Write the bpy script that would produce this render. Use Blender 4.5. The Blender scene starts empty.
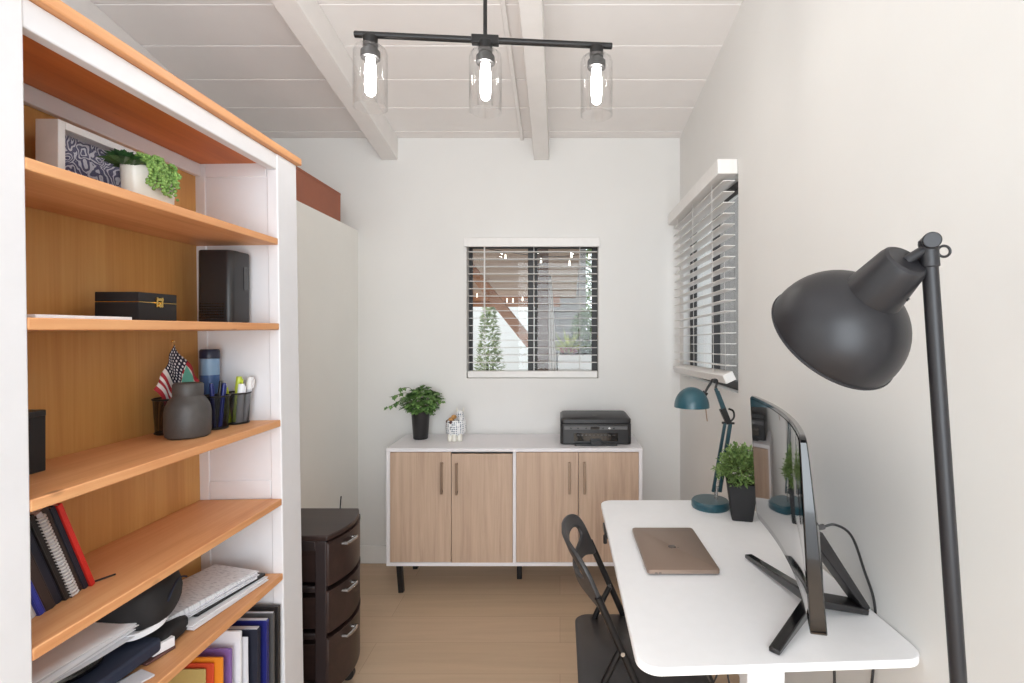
import bpy, bmesh, math, random
from mathutils import Vector, Matrix, noise as mnoise

SC = bpy.context.scene
COL = SC.collection
PI = math.pi
F = 510.0            # focal length in pixels of the 1024 px wide frame
EYE = 1.45           # camera height

# ------------------------------------------------------------------ camera, sky, lights, exposure
cam_d = bpy.data.cameras.new('camera')
cam_d.sensor_fit = 'HORIZONTAL'
cam_d.sensor_width = 36.0
cam_d.lens = F / 1024 * 36.0
cam_d.shift_x = -48 / 1024
cam_d.shift_y = -11.5 / 1024
cam_d.clip_start = 0.02
cam = bpy.data.objects.new('camera', cam_d)
cam.location = (0, 0, EYE)
cam.rotation_euler = (PI / 2, 0, 0)
COL.objects.link(cam)
SC.camera = cam

world = bpy.data.worlds.new('sky')
SC.world = world
world.use_nodes = True
bg = world.node_tree.nodes['Background']
bg.inputs['Color'].default_value = (0.90, 0.95, 1.0, 1)
bg.inputs['Strength'].default_value = 2.3


def area_light(name, loc, rot, sx, sy, watts, col=(1, 1, 1)):
    d = bpy.data.lights.new(name, 'AREA')
    d.shape = 'RECTANGLE'
    d.size, d.size_y = sx, sy
    d.energy = watts
    d.color = col
    o = bpy.data.objects.new(name, d)
    o.location = loc
    o.rotation_euler = rot
    COL.objects.link(o)
    return o


# cool daylight fill, an area lamp added out of view behind the camera
area_light('rear_daylight_fill', (0.15, -1.45, 1.40), (math.radians(84), 0, 0), 1.6, 2.2, 60, (0.865, 0.945, 1.0))
# unseen lamp added to brighten the sloping ceiling, in place of bounced flash
area_light('ceiling_bounce_fill', (-1.45, -0.2, 1.95), (PI, 0, 0), 1.2, 1.0, 84, (0.865, 0.945, 1.0))

SC.view_settings.view_transform = 'Standard'
SC.view_settings.look = 'None'
SC.view_settings.exposure = 0.0
SC.view_settings.gamma = 1.0
SC.view_settings.use_curve_mapping = False
SC.cycles.use_denoising = True
SC.cycles.max_bounces = 10
SC.cycles.diffuse_bounces = 6
SC.cycles.transparent_max_bounces = 24
SC.cycles.sample_clamp_indirect = 6.0
SC.cycles.caustics_reflective = False
SC.cycles.caustics_refractive = False


# ------------------------------------------------------------------ materials
def lin(c):
    def f(v):
        v = v / 255.0
        return v / 12.92 if v <= 0.04045 else ((v + 0.055) / 1.055) ** 2.4
    return (f(c[0]), f(c[1]), f(c[2]), 1.0)


def new_mat(name):
    m = bpy.data.materials.new(name)
    m.use_nodes = True
    nt = m.node_tree
    return m, nt, nt.nodes['Principled BSDF']


def nd(nt, typ, **kw):
    n = nt.nodes.new(typ)
    for k, v in kw.items():
        setattr(n, k, v)
    return n


def tex_noise(nt, scale, vec=None, detail=3, rough=0.55, dist=0.0):
    n = nd(nt, 'ShaderNodeTexNoise')
    n.inputs['Scale'].default_value = scale
    n.inputs['Detail'].default_value = detail
    n.inputs['Roughness'].default_value = rough
    n.inputs['Distortion'].default_value = dist
    if vec is not None:
        nt.links.new(vec, n.inputs['Vector'])
    return n


def ramp(nt, fac, stops):
    r = nd(nt, 'ShaderNodeValToRGB')
    el = r.color_ramp.elements
    while len(el) < len(stops):
        el.new(0.5)
    for e, (p, c) in zip(el, stops):
        e.position = p
        e.color = c
    nt.links.new(fac, r.inputs['Fac'])
    return r


def bump(nt, bsdf, height, strength, dist=0.002):
    b = nd(nt, 'ShaderNodeBump')
    b.inputs['Strength'].default_value = strength
    b.inputs['Distance'].default_value = dist
    nt.links.new(height, b.inputs['Height'])
    nt.links.new(b.outputs['Normal'], bsdf.inputs['Normal'])


def plain(name, col, rough=0.5, metal=0.0, var=0.04, scale=30, bmp=0.0, coat=0.0, spec=0.5):
    """one colour with a faint procedural mottling"""
    m, nt, b = new_mat(name)
    tc = nd(nt, 'ShaderNodeTexCoord')
    n = tex_noise(nt, scale, tc.outputs['Object'])
    c = lin(col)
    lo = tuple(v * (1 - var) for v in c[:3]) + (1,)
    hi = tuple(min(1, v * (1 + var)) for v in c[:3]) + (1,)
    r = ramp(nt, n.outputs['Fac'], [(0.3, lo), (0.7, hi)])
    nt.links.new(r.outputs['Color'], b.inputs['Base Color'])
    b.inputs['Roughness'].default_value = rough
    b.inputs['Metallic'].default_value = metal
    b.inputs['Coat Weight'].default_value = coat
    b.inputs['Specular IOR Level'].default_value = spec
    if bmp:
        bump(nt, b, n.outputs['Fac'], bmp)
    return m


def wood(name, dark, light, axis, cross=22, along=1.3, rough=0.45, knots=False, mid=None, shift=0.0):
    """grain runs along axis (0 x, 1 y, 2 z)"""
    m, nt, b = new_mat(name)
    tc = nd(nt, 'ShaderNodeTexCoord')
    mp = nd(nt, 'ShaderNodeMapping')
    s = [cross] * 3
    s[axis] = along
    mp.inputs['Scale'].default_value = s
    mp.inputs['Location'].default_value = (shift, shift * 1.7, shift * 0.6)
    nt.links.new(tc.outputs['Object'], mp.inputs['Vector'])
    n1 = tex_noise(nt, 1.0, mp.outputs['Vector'], 5, 0.6, 0.7)
    mp2 = nd(nt, 'ShaderNodeMapping')
    s2 = [cross * 9] * 3
    s2[axis] = along * 3
    mp2.inputs['Scale'].default_value = s2
    nt.links.new(tc.outputs['Object'], mp2.inputs['Vector'])
    n2 = tex_noise(nt, 1.0, mp2.outputs['Vector'], 3, 0.6, 0.2)
    mix = nd(nt, 'ShaderNodeMath', operation='MULTIPLY_ADD')
    nt.links.new(n2.outputs['Fac'], mix.inputs[0])
    mix.inputs[1].default_value = 0.30
    nt.links.new(n1.outputs['Fac'], mix.inputs[2])
    stops = [(0.42, lin(dark)), (0.86, lin(light))]
    if mid:
        stops = [(0.40, lin(dark)), (0.62, lin(mid)), (0.88, lin(light))]
    r = ramp(nt, mix.outputs[0], stops)
    out = r.outputs['Color']
    if knots:
        mk = nd(nt, 'ShaderNodeMapping')
        sk = [8.0] * 3
        sk[axis] = 4.5
        mk.inputs['Scale'].default_value = sk
        nt.links.new(tc.outputs['Object'], mk.inputs['Vector'])
        v = nd(nt, 'ShaderNodeTexVoronoi')
        v.inputs['Scale'].default_value = 1.0
        nt.links.new(mk.outputs['Vector'], v.inputs['Vector'])
        kr = ramp(nt, v.outputs['Distance'], [(0.02, (0.8, 0.8, 0.8, 1)), (0.085, (0, 0, 0, 1))])
        mx = nd(nt, 'ShaderNodeMixRGB')
        nt.links.new(kr.outputs['Color'], mx.inputs['Fac'])
        nt.links.new(out, mx.inputs['Color1'])
        mx.inputs['Color2'].default_value = lin(tuple(v * 0.62 for v in dark))
        out = mx.outputs['Color']
    nt.links.new(out, b.inputs['Base Color'])
    b.inputs['Roughness'].default_value = rough
    bump(nt, b, n2.outputs['Fac'], 0.06, 0.001)
    return m


def thin_glass(name, tint=(1, 1, 1), refl=1.0):
    m, nt, b = new_mat(name)
    nt.nodes.remove(b)
    out = nt.nodes['Material Output']
    t = nd(nt, 'ShaderNodeBsdfTransparent')
    t.inputs['Color'].default_value = tint + (1,)
    g = nd(nt, 'ShaderNodeBsdfGlossy')
    g.inputs['Roughness'].default_value = 0.02
    fr = nd(nt, 'ShaderNodeLayerWeight')
    fr.inputs['Blend'].default_value = 0.5
    pw = nd(nt, 'ShaderNodeMath', operation='POWER')
    pw.inputs[1].default_value = 4.0
    nt.links.new(fr.outputs['Facing'], pw.inputs[0])
    ml = nd(nt, 'ShaderNodeMath', operation='MULTIPLY_ADD')
    ml.inputs[1].default_value = 0.6 * refl
    ml.inputs[2].default_value = 0.055 * refl
    nt.links.new(pw.outputs[0], ml.inputs[0])
    mx = nd(nt, 'ShaderNodeMixShader')
    nt.links.new(ml.outputs[0], mx.inputs['Fac'])
    nt.links.new(t.outputs['BSDF'], mx.inputs[1])
    nt.links.new(g.outputs['BSDF'], mx.inputs[2])
    nt.links.new(mx.outputs['Shader'], out.inputs['Surface'])
    return m


def emissive(name, col, strength):
    m, nt, b = new_mat(name)
    b.inputs['Base Color'].default_value = col + (1,)
    b.inputs['Emission Color'].default_value = col + (1,)
    b.inputs['Emission Strength'].default_value = strength
    return m


def leafy(name, dark, light, scale=18, rough=0.5):
    m, nt, b = new_mat(name)
    tc = nd(nt, 'ShaderNodeTexCoord')
    n = tex_noise(nt, scale, tc.outputs['Object'], 4, 0.7)
    r = ramp(nt, n.outputs['Fac'], [(0.36, lin(dark)), (0.64, lin(light))])
    nt.links.new(r.outputs['Color'], b.inputs['Base Color'])
    b.inputs['Roughness'].default_value = rough
    return m


def floor_mat():
    m, nt, b = new_mat('oak_plank_floor')
    tc = nd(nt, 'ShaderNodeTexCoord')
    br = nd(nt, 'ShaderNodeTexBrick')
    br.offset = 0.37
    br.inputs['Scale'].default_value = 1.0
    br.inputs['Brick Width'].default_value = 2.3
    br.inputs['Row Height'].default_value = 0.215
    br.inputs['Mortar Size'].default_value = 0.0012
    br.inputs['Mortar Smooth'].default_value = 0.3
    br.inputs['Bias'].default_value = 0.0
    br.inputs['Color1'].default_value = lin((190, 165, 138))
    br.inputs['Color2'].default_value = lin((198, 172, 146))
    br.inputs['Mortar'].default_value = lin((166, 141, 118))
    nt.links.new(tc.outputs['Object'], br.inputs['Vector'])
    mp = nd(nt, 'ShaderNodeMapping')
    mp.inputs['Scale'].default_value = (1.1, 16, 16)
    nt.links.new(tc.outputs['Object'], mp.inputs['Vector'])
    n = tex_noise(nt, 1.0, mp.outputs['Vector'], 5, 0.6, 0.6)
    r = ramp(nt, n.outputs['Fac'], [(0.3, (0.90, 0.89, 0.88, 1)), (0.7, (1.04, 1.03, 1.02, 1))])
    mx = nd(nt, 'ShaderNodeMixRGB', blend_type='MULTIPLY')
    mx.inputs['Fac'].default_value = 1.0
    nt.links.new(br.outputs['Color'], mx.inputs['Color1'])
    nt.links.new(r.outputs['Color'], mx.inputs['Color2'])
    nt.links.new(mx.outputs['Color'], b.inputs['Base Color'])
    b.inputs['Roughness'].default_value = 0.5
    return m


def printed_paper_mat():
    """faint grey rows as on a printed sheet seen from afar (no legible writing)"""
    m, nt, b = new_mat('printed_paper')
    tc = nd(nt, 'ShaderNodeTexCoord')
    mp = nd(nt, 'ShaderNodeMapping')
    mp.inputs['Scale'].default_value = (60, 190, 1)
    nt.links.new(tc.outputs['Object'], mp.inputs['Vector'])
    n = tex_noise(nt, 1.0, mp.outputs['Vector'], 2, 0.5)
    r = ramp(nt, n.outputs['Fac'], [(0.34, lin((206, 206, 212))), (0.50, lin((234, 234, 238)))])
    nt.links.new(r.outputs['Color'], b.inputs['Base Color'])
    b.inputs['Roughness'].default_value = 0.8
    return m


def floral_mat():
    m, nt, b = new_mat('navy_floral_print')
    tc = nd(nt, 'ShaderNodeTexCoord')
    n = tex_noise(nt, 24, tc.outputs['Object'], 2, 0.5)
    mx = nd(nt, 'ShaderNodeMixRGB', blend_type='ADD')
    mx.inputs['Fac'].default_value = 0.05
    nt.links.new(tc.outputs['Object'], mx.inputs['Color1'])
    nt.links.new(n.outputs['Color'], mx.inputs['Color2'])
    v = nd(nt, 'ShaderNodeTexVoronoi')
    v.inputs['Scale'].default_value = 26
    nt.links.new(mx.outputs['Color'], v.inputs['Vector'])
    s = nd(nt, 'ShaderNodeMath', operation='MULTIPLY')
    s.inputs[1].default_value = 34
    nt.links.new(v.outputs['Distance'], s.inputs[0])
    sn = nd(nt, 'ShaderNodeMath', operation='SINE')
    nt.links.new(s.outputs[0], sn.inputs[0])
    r = ramp(nt, sn.outputs[0], [(0.05, lin((72, 66, 104))), (0.55, lin((206, 202, 214)))])
    nt.links.new(r.outputs['Color'], b.inputs['Base Color'])
    b.inputs['Roughness'].default_value = 0.35
    return m


def mesh_wire_mat(name, col, scale):
    """fine woven metal mesh: a see-through grid"""
    m, nt, b = new_mat(name)
    tc = nd(nt, 'ShaderNodeTexCoord')
    br = nd(nt, 'ShaderNodeTexBrick')
    br.offset = 0.5
    br.inputs['Scale'].default_value = scale
    br.inputs['Brick Width'].default_value = 0.5
    br.inputs['Row Height'].default_value = 0.5
    br.inputs['Mortar Size'].default_value = 0.085
    br.inputs['Color1'].default_value = (0, 0, 0, 1)
    br.inputs['Color2'].default_value = (0, 0, 0, 1)
    br.inputs['Mortar'].default_value = (1, 1, 1, 1)
    nt.links.new(tc.outputs['UV'], br.inputs['Vector'])
    b.inputs['Base Color'].default_value = lin(col)
    b.inputs['Roughness'].default_value = 0.4
    b.inputs['Metallic'].default_value = 0.5
    nt.links.new(br.outputs['Color'], b.inputs['Alpha'])
    return m


def dotted_mat(name, base, dot, scale):
    m, nt, b = new_mat(name)
    tc = nd(nt, 'ShaderNodeTexCoord')
    v = nd(nt, 'ShaderNodeTexVoronoi')
    v.inputs['Scale'].default_value = scale
    v.inputs['Randomness'].default_value = 0.25
    nt.links.new(tc.outputs['Object'], v.inputs['Vector'])
    r = ramp(nt, v.outputs['Distance'], [(0.30, lin(dot)), (0.42, lin(base))])
    nt.links.new(r.outputs['Color'], b.inputs['Base Color'])
    b.inputs['Roughness'].default_value = 0.3
    return m


def flag_mat():
    m, nt, b = new_mat('flag_cloth')
    tc = nd(nt, 'ShaderNodeTexCoord')
    sep = nd(nt, 'ShaderNodeSeparateXYZ')
    nt.links.new(tc.outputs['UV'], sep.inputs[0])
    def math_(op, a, bb=None):
        n = nd(nt, 'ShaderNodeMath', operation=op)
        for i, v in enumerate((a, bb)):
            if v is None:
                continue
            if isinstance(v, (int, float)):
                n.inputs[i].default_value = v
            else:
                nt.links.new(v, n.inputs[i])
        return n.outputs[0]
    u, v = sep.outputs['X'], sep.outputs['Y']
    st = math_('LESS_THAN', math_('FRACT', math_('MULTIPLY', v, 6.5)), 0.5)
    mx = nd(nt, 'ShaderNodeMixRGB')
    nt.links.new(st, mx.inputs['Fac'])
    mx.inputs['Color1'].default_value = lin((225, 215, 212))
    mx.inputs['Color2'].default_value = lin((168, 38, 48))
    canton = math_('MULTIPLY', math_('LESS_THAN', u, 0.44), math_('GREATER_THAN', v, 0.4615))
    fx = math_('SUBTRACT', math_('FRACT', math_('MULTIPLY', u, 13.6)), 0.5)
    row = math_('MULTIPLY', v, 16.7)
    fy = math_('SUBTRACT', math_('FRACT', row), 0.5)
    d = math_('ADD', math_('MULTIPLY', fx, fx), math_('MULTIPLY', fy, fy))
    star = math_('LESS_THAN', d, 0.075)
    mc = nd(nt, 'ShaderNodeMixRGB')
    nt.links.new(star, mc.inputs['Fac'])
    mc.inputs['Color1'].default_value = lin((24, 24, 46))
    mc.inputs['Color2'].default_value = lin((220, 214, 216))
    m2 = nd(nt, 'ShaderNodeMixRGB')
    nt.links.new(canton, m2.inputs['Fac'])
    nt.links.new(mx.outputs['Color'], m2.inputs['Color1'])
    nt.links.new(mc.outputs['Color'], m2.inputs['Color2'])
    nt.links.new(m2.outputs['Color'], b.inputs['Base Color'])
    b.inputs['Roughness'].default_value = 0.7
    return m


M = {}
M['wall'] = plain('wall_paint', (226, 224, 221), 0.85, var=0.012, scale=3)
M['wall_left'] = plain('wall_paint_left_brightened', (238, 236, 231), 0.85, var=0.012, scale=3)  # wall paint lightened here to make up for light missing on this wall
M['ceiling'] = plain('ceiling_paint', (232, 227, 224), 0.8, var=0.015, scale=5)
M['beam'] = plain('beam_paint', (233, 229, 226), 0.75, var=0.02, scale=12)
M['trim'] = plain('trim_paint', (232, 230, 227), 0.6, var=0.01)
M['floor'] = floor_mat()
M['white_lacquer'] = plain('white_lacquer', (246, 245, 246), 0.4, var=0.01)
M['side_white'] = plain('white_laminate', (232, 228, 230), 0.4, var=0.01)
M['case_white'] = plain('bookcase_white_paint', (228, 227, 230), 0.5, var=0.015, scale=14)
M['pine'] = wood('oiled_pine', (204, 138, 88), (232, 178, 126), 1, 16, 1.0, 0.5, knots=True, mid=(220, 158, 108))
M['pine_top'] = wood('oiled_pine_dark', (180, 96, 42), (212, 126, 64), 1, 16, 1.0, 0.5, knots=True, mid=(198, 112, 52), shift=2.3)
M['veneer'] = wood('back_panel_veneer', (186, 132, 70), (212, 164, 98), 2, 14, 0.8, 0.5, mid=(200, 148, 84), shift=1.1)
M['oak'] = wood('grey_oak_laminate', (170, 142, 122), (204, 176, 154), 2, 26, 1.5, 0.5, mid=(190, 162, 140))
M['bronze'] = plain('bronze_metal', (150, 128, 110), 0.35, 0.8)
M['black_metal'] = plain('black_metal', (30, 28, 28), 0.4, 0.3)
M['black_plastic'] = plain('black_plastic', (36, 34, 35), 0.38)
M['black_matte'] = plain('black_matte', (30, 29, 31), 0.75, bmp=0.1, scale=120)
M['black_gloss'] = plain('black_gloss', (16, 15, 17), 0.12, coat=0.5)
M['grey_plastic'] = plain('grey_plastic', (84, 82, 82), 0.4)
M['chair'] = plain('chair_plastic', (52, 50, 51), 0.42)
M['chair_metal'] = plain('chair_tube', (26, 24, 25), 0.35, 0.3)
M['lamp'] = plain('lamp_powder_coat', (36, 35, 38), 0.40, 0.2, bmp=0.04, scale=300)
M['teal'] = plain('teal_enamel', (30, 76, 88), 0.33, coat=0.3)
M['teal_arm'] = plain('teal_arm_paint', (36, 66, 74), 0.4, 0.2)
M['chrome'] = plain('satin_steel', (190, 188, 186), 0.25, 1.0)
M['gold'] = plain('brass', (222, 186, 110), 0.25, 1.0)
M['alu'] = plain('bronze_grey_aluminium', (160, 140, 127), 0.42, 0.8, var=0.01)
M['alu_dark'] = plain('dark_logo_metal', (96, 82, 76), 0.2, 0.9)
M['screen'] = plain('switched_off_screen', (10, 10, 12), 0.06, coat=1.0)
M['brown'] = wood('dark_brown_plastic', (38, 24, 22), (60, 42, 38), 0, 14, 1.2, 0.36, mid=(48, 33, 30))
M['brown_in'] = plain('dark_brown_inside', (36, 24, 24), 0.5)
M['redwood'] = plain('red_brown_paint', (158, 92, 66), 0.6, var=0.06, scale=9)
M['glass'] = thin_glass('clear_glass', (0.985, 0.985, 0.985), 1.0)
M['pane'] = thin_glass('window_glass', (0.97, 0.98, 0.98), 0.4)
M['bulb'] = emissive('glowing_bulb', (1.0, 0.96, 0.91), 66.0)
M['tiny_bulb'] = emissive('fairy_bulb', (1.0, 0.92, 0.8), 3.0)
M['blind'] = plain('blind_white', (232, 229, 226), 0.45, var=0.02)
M['cord'] = plain('blind_cord', (228, 224, 220), 0.7)
M['bronze_frame'] = plain('dark_window_frame', (34, 30, 30), 0.45)
M['ivy'] = leafy('ivy_leaf', (50, 86, 40), (124, 160, 88), 55)
M['box_leaf'] = leafy('boxwood_leaf', (66, 96, 46), (146, 172, 100), 60)
M['dark_leaf'] = leafy('dark_succulent_leaf', (26, 56, 30), (60, 96, 48), 40)
M['bead_leaf'] = leafy('bead_succulent', (84, 118, 50), (132, 164, 86), 60)
M['soil'] = plain('potting_soil', (52, 40, 32), 0.95, var=0.3, scale=120, bmp=0.5)
M['stem'] = plain('plant_stem', (78, 84, 46), 0.7)
M['ceramic'] = plain('white_ceramic', (226, 222, 212), 0.3, var=0.02)
M['dotted'] = dotted_mat('dotted_ceramic', (236, 236, 236), (84, 98, 118), 95)
M['stoneware'] = plain('charcoal_stoneware', (72, 68, 66), 0.5, var=0.12, scale=60, bmp=0.15)
M['paper'] = plain('white_paper', (236, 236, 240), 0.85, var=0.015)
M['paper_grey'] = plain('grey_white_paper', (206, 206, 212), 0.8, var=0.03)
M['printed'] = printed_paper_mat()
M['floral'] = floral_mat()
M['frame_white'] = plain('frame_white', (222, 220, 220), 0.5)
M['wire'] = mesh_wire_mat('black_wire_mesh', (18, 18, 20), 34)
M['navy'] = plain('navy_cloth', (38, 46, 66), 0.7, bmp=0.15, scale=200)
M['navy_dark'] = plain('dark_navy_cover', (30, 34, 50), 0.6)
M['blue'] = plain('blue_plastic', (44, 62, 170), 0.35)
M['blue_binder'] = plain('deep_blue_plastic', (38, 42, 112), 0.3)
M['red'] = plain('red_cover', (206, 42, 36), 0.5)
M['brown_cover'] = plain('dark_leather_cover', (58, 46, 44), 0.6)
M['orange'] = plain('orange_folder', (232, 142, 40), 0.5)
M['red_orange'] = plain('red_orange_folder', (206, 76, 44), 0.5)
M['tan'] = plain('tan_card', (186, 166, 104), 0.7)
M['purple'] = plain('violet_folder', (138, 104, 172), 0.45)
M['teal_paper'] = plain('mint_card', (98, 184, 164), 0.7)
M['lime'] = plain('lime_plastic', (190, 204, 70), 0.35)
M['blue_pen'] = plain('blue_pen_plastic', (38, 44, 110), 0.3)
M['bottle_blue'] = plain('blue_bottle', (64, 92, 140), 0.25)
M['bottle_cap'] = plain('dark_blue_cap', (28, 34, 56), 0.4)
M['bottle_pale'] = plain('pale_blue_label', (130, 160, 190), 0.4)
M['flag'] = flag_mat()
M['dry'] = plain('dried_brown', (186, 138, 82), 0.8, var=0.3, scale=80)
M['maroon'] = plain('maroon_brown', (96, 62, 58), 0.7, var=0.2, scale=60)
M['grey_board'] = plain('grey_siding_paint', (122, 118, 115), 0.8, var=0.05, scale=4)
M['porch'] = wood('porch_boards', (176, 150, 134), (212, 188, 170), 0, 8, 1.0, 0.7)
M['porch_brown'] = wood('porch_timber', (164, 112, 80), (198, 146, 112), 0, 10, 1.0, 0.7)
M['porch_post'] = plain('porch_post_paint', (126, 106, 98), 0.7)
M['fence'] = plain('white_garden_wall', (240, 240, 238), 0.8, var=0.02)
M['patio'] = plain('patio_concrete', (196, 190, 182), 0.9, var=0.06, scale=3)
M['linen'] = plain('white_linen', (238, 234, 230), 0.9, var=0.02)
M['shrub'] = leafy('garden_leaf', (66, 96, 48), (150, 178, 108), 9)
M['shrub_pale'] = leafy('pale_garden_leaf', (130, 150, 98), (196, 208, 160), 9)
M['yellow_leaf'] = leafy('yellow_green_leaf', (140, 160, 44), (226, 234, 120), 14)
M['rust'] = plain('rust_flower', (156, 84, 56), 0.8, var=0.2)


# ------------------------------------------------------------------ mesh builder
class MB:
    def __init__(self):
        self.bm = bmesh.new()
        self.mi = 0
        self.uv = None

    def face(self, vs):
        try:
            f = self.bm.faces.new(vs)
        except ValueError:
            return None
        f.material_index = self.mi
        return f

    def hexa(self, p):
        """eight corner points: bottom ring of four, top ring of four"""
        v = [self.bm.verts.new(q) for q in p]
        for a in ((3, 2, 1, 0), (4, 5, 6, 7), (0, 1, 5, 4), (1, 2, 6, 5), (2, 3, 7, 6), (3, 0, 4, 7)):
            self.face([v[i] for i in a])
        return self

    def box(self, x0, x1, y0, y1, z0, z1, T=None):
        p = [(x0, y0, z0), (x1, y0, z0), (x1, y1, z0), (x0, y1, z0), (x0, y0, z1), (x1, y0, z1), (x1, y1, z1), (x0, y1, z1)]
        p = [Vector(q) for q in p]
        if T is not None:
            p = [T @ q for q in p]
        return self.hexa(p)

    def bar(self, p, q, w, h, w2=None, h2=None, up=(0, 0, 1)):
        """box swept from p to q, w across, h along up"""
        p, q, up = Vector(p), Vector(q), Vector(up)
        w2 = w if w2 is None else w2
        h2 = h if h2 is None else h2
        d = (q - p).normalized()
        s = d.cross(up).normalized()
        u = s.cross(d).normalized()
        pts = []
        for c, a, b in ((p, w, h), (q, w2, h2)):
            pts += [c - s * a / 2 - u * b / 2, c + s * a / 2 - u * b / 2, c + s * a / 2 + u * b / 2, c - s * a / 2 + u * b / 2]
        return self.hexa(pts)

    def rings(self, rings, closed=True, cap0=True, cap1=True):
        vr = [[self.bm.verts.new(p) for p in r] for r in rings]
        n = len(vr[0])
        for a, b in zip(vr, vr[1:]):
            for i in range(n if closed else n - 1):
                j = (i + 1) % n
                self.face([a[i], a[j], b[j], b[i]])
        if closed and cap0:
            self.face(vr[0][::-1])
        if closed and cap1:
            self.face(vr[-1])
        return vr

    def cyl(self, p, q, r0, r1=None, n=24):
        p, q = Vector(p), Vector(q)
        r1 = r0 if r1 is None else r1
        d = (q - p).normalized()
        a = Vector((0, 0, 1)) if abs(d.z) < 0.9 else Vector((1, 0, 0))
        s = d.cross(a).normalized()
        u = s.cross(d).normalized()
        # orientation so that normals face outward
        self.rings([[c + (u * math.cos(t) + s * math.sin(t)) * -1 * r if False else c + (s * math.cos(t) + u * -math.sin(t)) * r
                     for t in [2 * PI * k / n for k in range(n)]] for c, r in ((p, r0), (q, r1))])
        return self

    def tube(self, pts, r, n=10, radii=None):
        pts = [Vector(p) for p in pts]
        prev = None
        rs = []
        for i, p in enumerate(pts):
            if i == 0:
                d = pts[1] - p
            elif i == len(pts) - 1:
                d = p - pts[i - 1]
            else:
                d = pts[i + 1] - pts[i - 1]
            d.normalize()
            if prev is None:
                a = Vector((0, 0, 1)) if abs(d.z) < 0.9 else Vector((1, 0, 0))
                s = d.cross(a).normalized()
            else:
                s = (prev - d * prev.dot(d)).normalized()
            prev = s
            u = d.cross(s).normalized()
            rr = radii[i] if radii else r
            rs.append([p + (s * math.cos(t) + u * math.sin(t)) * rr for t in [2 * PI * k / n for k in range(n)]])
        self.rings(rs)
        return self

    def lathe(self, prof, c=(0, 0, 0), n=36, T=None):
        """profile of (radius, height) from bottom to top (or inside out)"""
        c = Vector(c)
        rs = []
        for r, z in prof:
            r = max(r, 1e-5)
            ring = [Vector((r * math.cos(t), r * math.sin(t), z)) for t in [2 * PI * k / n for k in range(n)]]
            rs.append([c + (T @ p if T is not None else p) for p in ring])
        self.rings(rs, True, True, True)
        return self

    def grid(self, fn, nu, nv, closed_u=False, uv=False):
        """fn(u, v) for u, v in 0..1"""
        vs = [[self.bm.verts.new(fn(i / nu, j / nv)) for i in range(nu if closed_u else nu + 1)] for j in range(nv + 1)]
        if uv and self.uv is None:
            self.uv = self.bm.loops.layers.uv.new('UVMap')
        m = nu
        for j in range(nv):
            for i in range(m):
                k = (i + 1) % nu if closed_u else i + 1
                f = self.face([vs[j][i], vs[j][k], vs[j + 1][k], vs[j + 1][i]])
                if uv and f:
                    for lp, (a, b) in zip(f.loops, ((i, j), (i + 1, j), (i + 1, j + 1), (i, j + 1))):
                        lp[self.uv].uv = (a / nu, b / nv)
        return vs

    def prism(self, poly, z0, z1, T=None):
        a = [Vector((x, y, z0)) for x, y in poly]
        b = [Vector((x, y, z1)) for x, y in poly]
        if T is not None:
            a = [T @ p for p in a]
            b = [T @ p for p in b]
        self.rings([a, b])
        return self

    def ball(self, c, r, nu=16, nv=10, sc=(1, 1, 1)):
        c = Vector(c)
        prof = [(r * math.sin(PI * j / nv), -r * math.cos(PI * j / nv)) for j in range(nv + 1)]
        rs = []
        for rr, z in prof:
            rr = max(rr, r * 1e-3)
            rs.append([c + Vector((rr * math.cos(t) * sc[0], rr * math.sin(t) * sc[1], z * sc[2])) for t in [2 * PI * k / nu for k in range(nu)]])
        self.rings(rs)
        return self

    def leaf(self, p, d, up, l, w, fold=0.2):
        p, d, up = Vector(p), Vector(d).normalized(), Vector(up)
        s = d.cross(up)
        if s.length < 1e-4:
            s = d.cross(Vector((1, 0, 0.3)))
        s.normalize()
        u = s.cross(d)
        a = self.bm.verts.new(p)
        b = self.bm.verts.new(p + d * l * 0.45 + s * w / 2 + u * w * fold)
        c = self.bm.verts.new(p + d * l)
        e = self.bm.verts.new(p + d * l * 0.45 - s * w / 2 + u * w * fold)
        m = self.bm.verts.new(p + d * l * 0.5)
        self.face([a, b, m]); self.face([b, c, m]); self.face([c, e, m]); self.face([e, a, m])

    def ivy_leaf(self, p, d, up, l):
        p, d, up = Vector(p), Vector(d).normalized(), Vector(up)
        s = d.cross(up)
        if s.length < 1e-4:
            s = d.cross(Vector((1, 0, 0.3)))
        s.normalize()
        u = s.cross(d)
        sh = [(0, 0), (0.42, 0.10), (0.30, 0.36), (0.50, 0.62), (0.22, 0.66), (0, 1.0), (-0.22, 0.66), (-0.50, 0.62), (-0.30, 0.36), (-0.42, 0.10)]
        v = [self.bm.verts.new(p + s * a * l + d * b * l + u * (abs(a) * 0.25 - b * b * 0.18) * l) for a, b in sh]
        m = self.bm.verts.new(p + d * l * 0.4)
        for i in range(len(v)):
            self.face([m, v[i], v[(i + 1) % len(v)]])

    def build(self, name, mat, parent=None, bevel=0.0, seg=2, angle=38, subsurf=0, solid=0.0, flat=False, loc=None, rot=None, recalc=True):
        if recalc:
            bmesh.ops.recalc_face_normals(self.bm, faces=self.bm.faces)
        me = bpy.data.meshes.new(name)
        self.bm.to_mesh(me)
        self.bm.free()
        for m in (mat if isinstance(mat, (list, tuple)) else [mat]):
            me.materials.append(m)
        if not flat:
            me.polygons.foreach_set('use_smooth', [True] * len(me.polygons))
            me.set_sharp_from_angle(angle=math.radians(angle))
        o = bpy.data.objects.new(name, me)
        COL.objects.link(o)
        if parent is not None:
            o.parent = parent
        if loc is not None:
            o.location = loc
        if rot is not None:
            o.rotation_euler = rot
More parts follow.
